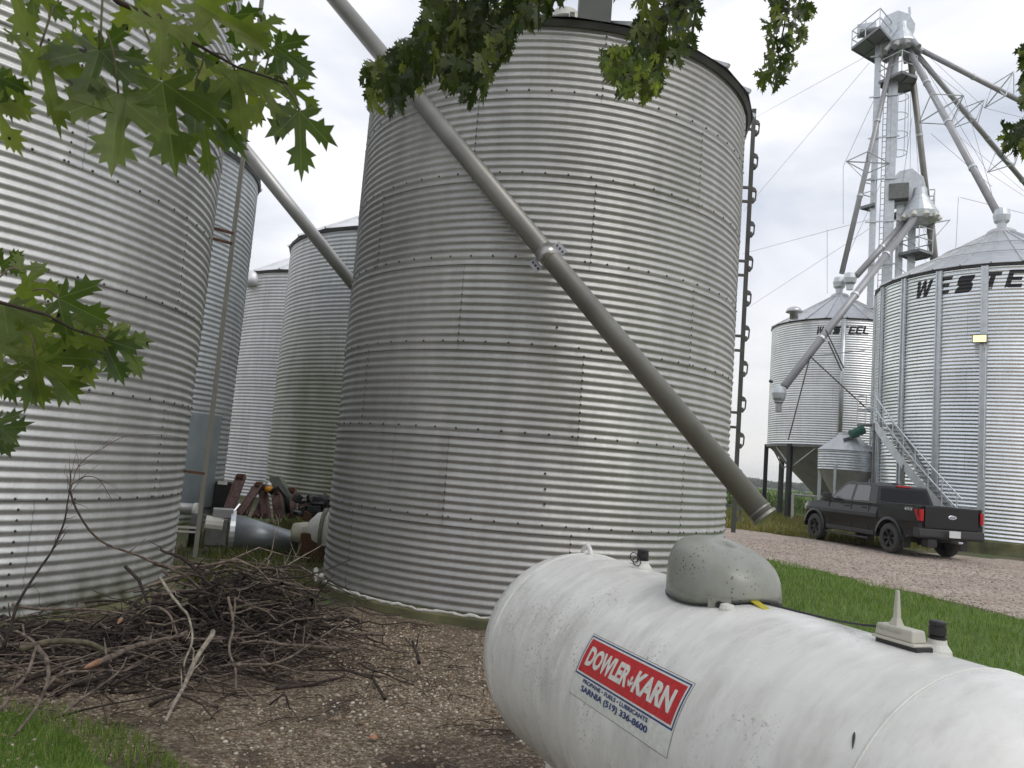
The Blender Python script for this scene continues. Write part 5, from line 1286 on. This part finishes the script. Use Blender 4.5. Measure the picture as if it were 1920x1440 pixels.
# pile footprint: centre line from left edge to right
def pilez(x,y):
    u=(x-(-1.95))/.95; v=(y-6.5)/.75
    return max(0.02,.62*math.exp(-(u*u)*1.1-(v*v)*1.4))
tw=MB(); twd=MB(); twr=MB()
for k in range(760):
    ang=rnd.gauss(.05,.85) if rnd.random()<.7 else rnd.uniform(0,PI)
    L_=rnd.uniform(.35,1.35)
    low_=rnd.random()<.42
    if low_: cx=rnd.gauss(-2.75,.65); cy=rnd.gauss(5.75,.42)
    else: cx=rnd.gauss(-1.95,.42); cy=rnd.gauss(6.45,.36)
    if math.hypot(cx-CL[0],cy-CL[1])<RL+.12 or math.hypot(cx-CM[0],cy-CM[1])<RM+.15: continue
    top=pilez(cx,cy)*(.3 if low_ else 1); z=rnd.uniform(.02,1)*top+.02
    d=Vector((math.cos(ang),math.sin(ang)*.9,rnd.gauss(0,.17)))*L_/2
    a=Vector((cx,cy,z))-d; b=Vector((cx,cy,z))+d; a.z=max(a.z,.015); b.z=max(b.z,.015)
    r0=rnd.uniform(.003,.011) if rnd.random()<.8 else rnd.uniform(.011,.019)
    pts=curvy(a,b,rnd.uniform(-.02,.10),.13,7)
    for p in pts: p.z=max(p.z,.01)
    tgt=tw if rnd.random()<.40 else (twd if rnd.random()<.88 else twr)
    tgt.tube(pts,[r0*(1-.75*i/6) for i in range(7)],5,caps=False)
    if rnd.random()<.5:
        i=rnd.randint(1,4); q=pts[i]; e=q+Vector((rnd.uniform(-.25,.25),rnd.uniform(-.2,.2),rnd.uniform(-.02,.22))); e.z=max(.01,e.z)
        tgt.tube(curvy(q,e,0,.12,4),[r0*.5,r0*.4,r0*.3,r0*.15],4,caps=False)
for mb,mm,l in((tw,M['twig'],'tangled brown twigs'),(twd,M['twig_dark'],'dark twigs spread through the heap'),(twr,plain('reddish twig bark',(.042,.026,.022),.8,0,.3,30),'fine reddish twigs in the middle of the heap')):
    o=mb.build('twigs',mm,bp,smooth=True,fixn=False); o['kind']='stuff'; lab(o,l)
# litter on the soil under it
lt_=MB()
for k in range(520):
    x=rnd.gauss(-2.0,1.2); y=rnd.gauss(5.9,.8)
    if math.hypot(x-CL[0],y-CL[1])<RL+.12 or math.hypot(x-CM[0],y-CM[1])<RM+.15: continue
    L_=rnd.uniform(.04,.22); a=rnd.uniform(0,PI); d=Vector((math.cos(a),math.sin(a),0))*L_/2; c=Vector((x,y,.018))
    lt_.tube([c-d,c+Vector((0,0,.008)),c+d],[.003,.0035,.002],4,caps=False)
o=lt_.build('twig_litter',M['twig_dark'],fixn=False,smooth=True); tag(o,'broken twig litter scattered on the brown gravel round the brush pile','twigs',kind='stuff')

def gp(x,y,dz=0,D=None):
    return atr(x,y,D)
def branch(label,pxs,D,r0,r1,m,side=0,seed=0,group='single branches of the brush pile',wig=.02,end=None):
    rg_=random.Random(seed); pts=[]
    n=len(pxs)
    for i,(x,y) in enumerate(pxs):
        Dd=D if isinstance(D,(int,float)) else D[0]+(D[1]-D[0])*i/(n-1)
        p=atr(x,y,Dd)
        if p.z<.015: p=ground(x,y,.015)
        pts.append(p)
    # resample catmull
    out=[]
    for i in range(n-1):
        p0,p1,p2,p3=pts[max(i-1,0)],pts[i],pts[i+1],pts[min(i+2,n-1)]
        for k in range(5):
            t=k/5; q=.5*((2*p1)+(-p0+p2)*t+(2*p0-5*p1+4*p2-p3)*t*t+(-p0+3*p1-3*p2+p3)*t**3)
            q=q+Vector((mnoise.noise((q.x*6,q.z*6,seed)),0,mnoise.noise((q.x*6,q.z*6,seed+5))))*wig; q.z=max(q.z,.012); out.append(q)
    out.append(pts[-1]); K=len(out)
    mb=MB(); mb.tube(out,[r0+(r1-r0)*i/(K-1) for i in range(K)],8)
    for s in range(side):
        i=rg_.randint(2,K-2); q=out[i]; d=(out[i+1]-out[i-1]).normalized() if i+1<K else Vector((0,0,1))
        sd2=Vector((rg_.uniform(-1,1),rg_.uniform(-.5,.5),rg_.uniform(-.5,.9))); e=q+(d*.6+sd2*.7).normalized()*rg_.uniform(.06,.22)
        rr=(r0+(r1-r0)*i/(K-1))*.5; mb.tube(curvy(q,e,0,.12,5,rg_),[rr,rr*.8,rr*.7,rr*.5,rr*.3],5)
    mats=[m]
    if end:
        d=(out[1]-out[0]).normalized(); mb.tube([out[0]-d*.10,out[0]-d*.04,out[0]+d*.02],[r0*.35,r0*.9,r0*1.08],8,mi=1); mats.append(end)
    o=mb.build('branch',mats,smooth=True,fixn=False); tag(o,label,'branch',group); return o
T1,T2,T3=M['twig'],M['twig_dark'],M['twig_pale']
branch('tall dark twig rising upright in front of the bright left bin',[(8,1212),(41,1116),(72,1070),(102,1026),(120,975),(131,924),(133,883)],(5.1,5.4),.009,.003,T2,16,1)
branch('thin twig arching from the tall twig top up over the left bin wall',[(133,924),(142,884),(160,858),(190,840),(233,822),(292,815),(350,827)],(5.4,5.9),.004,.0015,T1,10,2)
branch('twig sweeping down right from the tall twig into the heap',[(133,924),(156,977),(184,1006),(226,1030),(266,1047),(310,1062),(348,1079),(372,1102)],(5.4,6.4),.006,.010,T1,8,3)
branch('small forked twig hanging right of the tall twig top',[(133,915),(160,895),(185,897),(200,915),(212,938)],5.4,.0035,.0015,T1,9,4)
branch('pale lichen covered branch pointing down at the front of the heap',[(315,1350),(334,1310),(352,1276),(369,1231),(399,1184)],(4.35,5.3),.008,.016,M['twig_pale'],5,5)
branch('pale forked branch at the far left with its tip in the grass',[(29,1378),(60,1340),(75,1310),(86,1270),(84,1231),(70,1212)],(4.2,5.0),.006,.012,T1,3,6)
branch('bowed grey branch running to the left edge of the view',[(-10,1340),(20,1300),(53,1260),(66,1225),(68,1212),(50,1195),(25,1184)],(4.5,5.1),.010,.006,T1,3,7)
branch('smooth bowed branch ending in the gravel left of the pale one',[(88,1290),(110,1265),(130,1252),(160,1246)],(4.7,5.0),.008,.005,T1,2,8)
branch('broken limb with an orange splintered end facing the camera',[(180,1243),(215,1228),(250,1213),(285,1205),(325,1196),(350,1185)],(4.95,5.7),.018,.013,T1,4,9,end=M['heart'])
branch('short limb with a bright torn end sticking up near the left bin',[(224,1163),(238,1146),(252,1130),(275,1112)],(5.5,6.2),.013,.010,T2,2,10,end=M['heart'])
branch('long slender branch curving right across the gravel to the main bin',[(442,1247),(480,1246),(512,1243),(545,1232),(573,1215),(614,1186),(672,1145)],(5.0,5.9),.010,.003,T1,6,11)
branch('fork rising behind the heap toward the fallen fan duct',[(442,1108),(470,1078),(504,1047),(513,1015),(520,985),(515,965)],(7.0,7.6),.008,.003,T1,7,12)
branch('thin pale twig reaching right toward the white drum',[(500,1090),(530,1068),(553,1051),(580,1036),(612,1020)],(7.0,7.3),.007,.002,T3,4,13)
branch('straight dark stick lying flat on the gravel in front of the main bin',[(516,1292),(560,1284),(600,1277),(643,1268)],4.9,.012,.007,T2,3,14)
branch('crooked dark stick lying alone at the right on the gravel',[(676,1238),(700,1258),(735,1268),(776,1284)],5.3,.008,.004,T2,3,15)
branch('mossy branch stretching right to the foot of the main bin',[(430,1145),(480,1132),(520,1124),(555,1116),(585,1106)],(6.2,7.2),.014,.009,M['moss_bark'],3,16)
branch('long low branch running level from the left bin foot',[(25,1133),(70,1143),(123,1143),(165,1142),(205,1145),(246,1155)],(5.3,5.7),.010,.005,T1,3,17)
branch('thick mossy limb at the left bottom of the heap',[(40,1215),(80,1205),(120,1200),(160,1203),(205,1222)],(5.2,5.1),.020,.014,M['moss_bark'],4,18)
branch('twisted pale root like branch on the crest of the heap',[(300,1082),(318,1112),(335,1135),(352,1155),(360,1200),(345,1250)],(5.9,5.2),.010,.006,T3,4,19)
branch('curving branch looping over the middle of the heap',[(255,1150),(275,1140),(300,1143),(322,1158),(335,1190)],(5.5,5.2),.009,.006,T1,3,20)
branch('dark limb rising left out of the back of the heap',[(420,1120),(380,1080),(345,1050),(300,1030)],(6.6,6.7),.018,.010,T2,5,21)
branch('stick on the gravel below the broken limb',[(120,1335),(150,1310),(190,1285),(225,1258),(237,1232)],(4.5,4.9),.007,.004,T1,3,22)
branch('wavy branch standing on end at the middle of the heap',[(443,1296),(438,1250),(430,1215),(436,1170),(428,1120)],(5.0,5.9),.006,.010,T1,5,23)
branch('short dark crosswise stick at the right end of the heap',[(505,1325),(530,1300),(545,1330)],4.7,.006,.004,T2,2,24)
branch('dead stem leaning right behind the heap',[(480,1130),(500,1100),(520,1075),(538,1050),(545,1030)],(6.9,7.2),.006,.003,T1,5,25)
# dead leaf on gravel
lf=ground(697,1385,.02); o=MB().add([lf+Vector(v) for v in((-.03,0,0),(0,-.02,.01),(.035,.005,.0),(.01,.03,.02),(-.02,.025,.0))],[(0,1,2,3,4)]).build('dead_leaf',plain('orange dead leaf',(.36,.16,.08),.7,0,.2,40)); tag(o,'curled orange dead leaf lying on the front gravel','leaf')

# ------------------------------------------------------------------ silver maple over the camera
tree=thing('maple_tree','silver maple whose lobed leaves hang into the top of the view','tree',(-3.2,-3.6,0))
SIMPLE=[(0,0),(.26,-.10),(.40,-.03),(.24,.10),(.58,.20),(.68,.46),(.38,.42),(.165,.31),(.27,.64),(.15,.80),(0,1.0)]
def leaf(mb,base,tip,nrm,L_,wid=1.0,fold=.18,curl=.12,half=HALF,rg_=random):
    ya=(tip-base).normalized(); z=(nrm-ya*nrm.dot(ya))
    if z.length<.05: z=Vector((.3,.5,.8))-ya*ya.dot(Vector((.3,.5,.8)))
    z.normalize(); xa=ya.cross(z)
    c2=rg_.uniform(-.5,.6); tw_=rg_.uniform(-.45,.45)
    vs=[];uv=[];idx={-1:[],1:[]}
    def P(x,y,s):
        jx=x*wid; zz=abs(jx)*fold - curl*y*y + c2*jx*jx + tw_*s*jx*y
        return base+(xa*(s*jx)+ya*y+z*zz)*L_
    mids=[(0,0),(0,.25),(0,.5),(0,.75),half[-1]]
    for x,y in mids: vs.append(P(0,y,1)); uv.append((0,y))
    for s in(-1,1):
        o=len(vs)
        for x,y in half[1:-1]: vs.append(P(x,y,s)); uv.append((s*x,y))
        ring=[0]+list(range(o,len(vs)))+[4,3,2,1]; idx[s]=ring if s>0 else ring[::-1]
    mb.add(vs,[tuple(idx[1]),tuple(idx[-1])],0,uv)
def leafpx(mb,b,t,D,face=None,wid=1.0,rg_=random,petiole=None,pet=None,Dt=0):
    A=atr(b[0],b[1],D); B=atr(t[0],t[1],D+Dt); v=(CAM-A).normalized()
    nr=face if face is not None else (v+Vector((rg_.uniform(-.5,.5),rg_.uniform(-.4,.4),rg_.uniform(-.1,.7)))).normalized()
    leaf(mb,A,B,nr,(B-A).length,wid,rg_.uniform(.05,.5),rg_.uniform(-.1,.35),rg_=rg_)
    if petiole is not None: 
        q=atr(petiole[0],petiole[1],D); pet.tube(curvy(q,A,.01,.04,5,rg_),.0016,5)
rg=random.Random(5)
# upper left spray, about 1.2 m from the camera
nl=MB(); pet=MB(); D1=1.2
NL=[((75,87),(104,262),.0,(110,0)),((186,93),(150,215),.0,(192,0)),((222,175),(206,335),-.02,(200,60)),((304,153),(330,330),.02,(250,20)),((441,131),(458,262),.03,(400,100)),
 ((365,175),(467,290),.04,(386,95)),((379,233),(401,342),.06,None),((474,138),(545,246),.05,(445,126)),((561,208),(567,337),.04,(520,150)),((514,87),(594,146),.05,(495,140)),
 ((540,160),(608,210),.05,(505,145)),((302,36),(306,122),-.03,(292,36)),((365,4),(516,86),.03,None),((15,-50),(62,92),.0,None),((346,87),(424,128),.08,(339,66)),
 ((-25,190),(47,292),.03,None),((300,-12),(203,60),.06,None),((-10,140),(30,225),.03,None),((186,93),(285,118),.01,None),((186,93),(100,60),.03,None),((30,150),(-30,230),.05,None),
 ((430,30),(512,90),.06,(412,0)),((490,40),(558,80),.05,(470,20)),((455,95),(480,140),.05,None),((470,150),(420,215),.08,None),((320,60),(360,150),.09,None),((500,170),(470,240),.09,None),
 ((140,20),(170,75),.10,None),((60,-20),(130,40),.09,None),((400,120),(350,190),.09,None),((250,-30),(275,50),.10,None),((530,100),(577,150),.08,None),((20,60),(60,120),.12,None),((300,120),(270,195),.10,None)]
for b,t,dd_,pt_ in NL: leafpx(nl,b,t,D1+dd_,None,rg.uniform(.56,.88),rg,pt_,pet,Dt=rg.uniform(-.03,.03))
nl.build('foliage',M['leaf'],tree,smooth=False,fixn=False)['kind']='stuff'
pet.build('petiole',plain('green brown petiole',(.10,.09,.03),.6,0,.1,30),tree,smooth=True,fixn=False)['kind']='stuff'
br=MB()
def pxbr(pts,D,r0,r1):
    P=[atr(x,y,D if isinstance(D,(int,float)) else D[0]+(D[1]-D[0])*i/(len(pts)-1)) for i,(x,y) in enumerate(pts)]; br.tube(P,[r0+(r1-r0)*i/(len(P)-1) for i in range(len(P))],8).cut()
pxbr([(150,-60),(222,4),(258,20),(292,36),(339,66),(386,93),(445,126),(540,157)],D1,.0048,.0014)
# lower left spray
nl=MB(); pet=MB(); D2_=1.75
NL=[((35,505),(88,495),0,(0,520)),((109,559),(212,610),.0,(60,545)),((66,669),(73,770),-.03,(50,620)),((69,668),(148,756),.0,None),((120,632),(180,726),.03,(105,595)),((193,636),(233,722),.03,(175,625)),
 ((215,632),(272,708),.05,(175,620)),((-10,640),(2,740),.0,None),((-15,790),(35,832),.0,None),((-15,800),(20,860),.03,None),((7,570),(20,664),.03,None),((30,550),(90,600),.05,None),((60,600),(0,660),.07,None),
 ((140,600),(200,640),.06,None),((0,500),(45,470),.05,None),((20,600),(100,700),.10,None),((110,640),(90,700),.10,None),((150,580),(165,640),.09,None),((-10,690),(40,745),.10,None),((200,620),(248,650),.04,None),((40,530),(120,550),.09,None)]
for b,t,dd_,pt_ in NL: leafpx(nl,b,t,D2_+dd_,None,rg.uniform(.85,1.1),rg,pt_,pet,Dt=rg.uniform(-.05,.05))
nl.build('foliage',M['leaf'],tree,fixn=False)['kind']='stuff'
pet.build('petiole',M['twig'],tree,smooth=True,fixn=False)['kind']='stuff'
pxbr([(-120,530),(-30,560),(0,567),(87,590),(139,618),(200,636)],D2_,.005,.0015)
# hanging boughs further out, filled from the outline they occupy
def spray(poly,D,Lr,count,seed,m,spines,spread=.35,name='foliage'):
    r=random.Random(seed); xs=[p[0] for p in poly]; ys=[p[1] for p in poly]; mb=MB(); k=0
    while k<count:
        x=r.uniform(min(xs),max(xs)); y=r.uniform(min(ys),max(ys))
        if not inpoly(x,y,poly): continue
        Dd=D+r.uniform(-spread,spread); A=atr(x,y,Dd); L_=r.uniform(*Lr)
        hang=Vector((r.gauss(0,.45),r.gauss(0,.4),-1+r.gauss(0,.25))).normalized(); A=A-hang*L_*.5
        leaf(mb,A,A+hang,Vector((r.gauss(0,.6),-.8+r.gauss(0,.5),r.uniform(.0,.9))),L_,r.uniform(.45,.95),r.uniform(.1,.7),r.uniform(-.1,.5),half=HALF,rg_=r); k+=1
    mb.build(name,m,tree,fixn=False)['kind']='stuff'
    for sp in spines: pxbr(sp,D,.008,.002)
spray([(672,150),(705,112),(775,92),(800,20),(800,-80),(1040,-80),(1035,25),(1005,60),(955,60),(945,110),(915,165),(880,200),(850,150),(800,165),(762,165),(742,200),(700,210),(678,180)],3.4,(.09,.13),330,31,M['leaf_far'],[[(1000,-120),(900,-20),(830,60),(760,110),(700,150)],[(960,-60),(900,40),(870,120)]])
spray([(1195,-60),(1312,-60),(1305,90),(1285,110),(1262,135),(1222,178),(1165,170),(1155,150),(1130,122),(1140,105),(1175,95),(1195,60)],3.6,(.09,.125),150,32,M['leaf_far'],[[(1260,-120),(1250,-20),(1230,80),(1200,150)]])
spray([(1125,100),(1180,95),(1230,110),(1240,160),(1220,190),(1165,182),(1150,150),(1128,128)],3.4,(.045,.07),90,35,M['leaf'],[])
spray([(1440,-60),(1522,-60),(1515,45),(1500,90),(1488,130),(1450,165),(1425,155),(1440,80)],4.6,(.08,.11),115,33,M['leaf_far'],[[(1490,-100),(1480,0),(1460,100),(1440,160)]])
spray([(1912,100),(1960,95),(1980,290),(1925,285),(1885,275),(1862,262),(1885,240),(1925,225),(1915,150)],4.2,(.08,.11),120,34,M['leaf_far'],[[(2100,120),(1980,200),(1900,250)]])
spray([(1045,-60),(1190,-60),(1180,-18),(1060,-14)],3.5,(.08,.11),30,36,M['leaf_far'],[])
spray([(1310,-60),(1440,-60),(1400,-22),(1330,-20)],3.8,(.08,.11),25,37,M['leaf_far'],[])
spray([(1012,0),(1030,-10),(1026,20)],3.4,(.10,.12),4,38,M['leaf_far'],[])
br.each('twig',M['twig_dark'],tree,smooth=True,fixn=False)
# trunk and limbs behind the camera, crown overhead
tr_=MB(); base=Vector((-3.2,-3.6,0))
tr_.tube([base+Vector((0,0,-.1)),base+Vector((0,0,.4)),base+Vector((.05,.05,2)),base+Vector((.2,.2,3.4))],[.48,.36,.30,.26],14)
tr_.build('trunk',M['bark'],tree,smooth=True)
lm=MB(); fork=base+Vector((.2,.2,3.3)); tips=[]
for k,(e,r) in enumerate([((-1.2,1.6,5.2),.14),((1.5,1.2,5.6),.15),((3.2,.4,6.2),.13),((-5.5,.5,6.5),.14),((-4,-5,7.5),.13),((0,-5,7.5),.12),((.2,2.6,5.0),.07),((-.8,-.5,8.5),.12)]):
    e=Vector(e); ptsl=curvy(fork,e,.3,.08,9); lm.tube(ptsl,[r*(1-.8*i/8) for i in range(9)],9)
    for q in range(5):
        i=rnd.randint(3,8); t=ptsl[i]+Vector((rnd.uniform(-1.3,1.3),rnd.uniform(-1.,1.),rnd.uniform(-.2,1.0))); lm2=curvy(ptsl[i],t,.1,.1,5)
        if all(not(-60<proj(p)[0]<1980 and -60<proj(p)[1]<1500) for p in lm2): lm.tube(lm2,[.03,.022,.016,.01,.005],6)
lm.build('limb',M['bark'],tree,smooth=True,fixn=False)
cm=MB(); r=random.Random(77); k=0
cl_=[Vector((r.uniform(-6.5,4.0),r.uniform(-6,3.2),r.uniform(4.0,9.5))) for _ in range(70)]
while k<3200:
    c=r.choice(cl_); A=c+Vector((r.gauss(0,.55),r.gauss(0,.55),r.gauss(0,.4)))
    q=proj(A)
    if (A-CAM).dot(FW)>0 and -90<q[0]<2010 and -90<q[1]<1500: k+=.02; continue
    if A.z<3.0: continue
    hang=Vector((r.gauss(0,.6),r.gauss(0,.6),-.7)).normalized(); L_=r.uniform(.11,.15)
    leaf(cm,A,A+hang,Vector((r.gauss(0,1),r.gauss(0,1),r.uniform(.2,1.5))),L_,1,.2,.1,half=SIMPLE,rg_=r); k+=1
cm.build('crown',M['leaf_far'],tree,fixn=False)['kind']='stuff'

# ------------------------------------------------------------------ humid summer air
hb=MB().box((200,500,16),(3400,3400,40)); hb.v=[(v[0],v[1],max(v[2],-1.0)) for v in hb.v]
hz_=hb.build('haze',bpy.data.materials.new('thin haze')); tag(hz_,'thin pale summer haze over the whole place','haze',kind='stuff')
hm_=hz_.data.materials[0]; hm_.use_nodes=True; t_=hm_.node_tree; t_.nodes.remove(t_.nodes['Principled BSDF'])
pv=t_.nodes.new('ShaderNodeVolumePrincipled'); pv.inputs['Color'].default_value=(.9,.93,.96,1); pv.inputs['Density'].default_value=.0004; t_.links.new(pv.outputs[0],t_.nodes['Material Output'].inputs['Volume'])
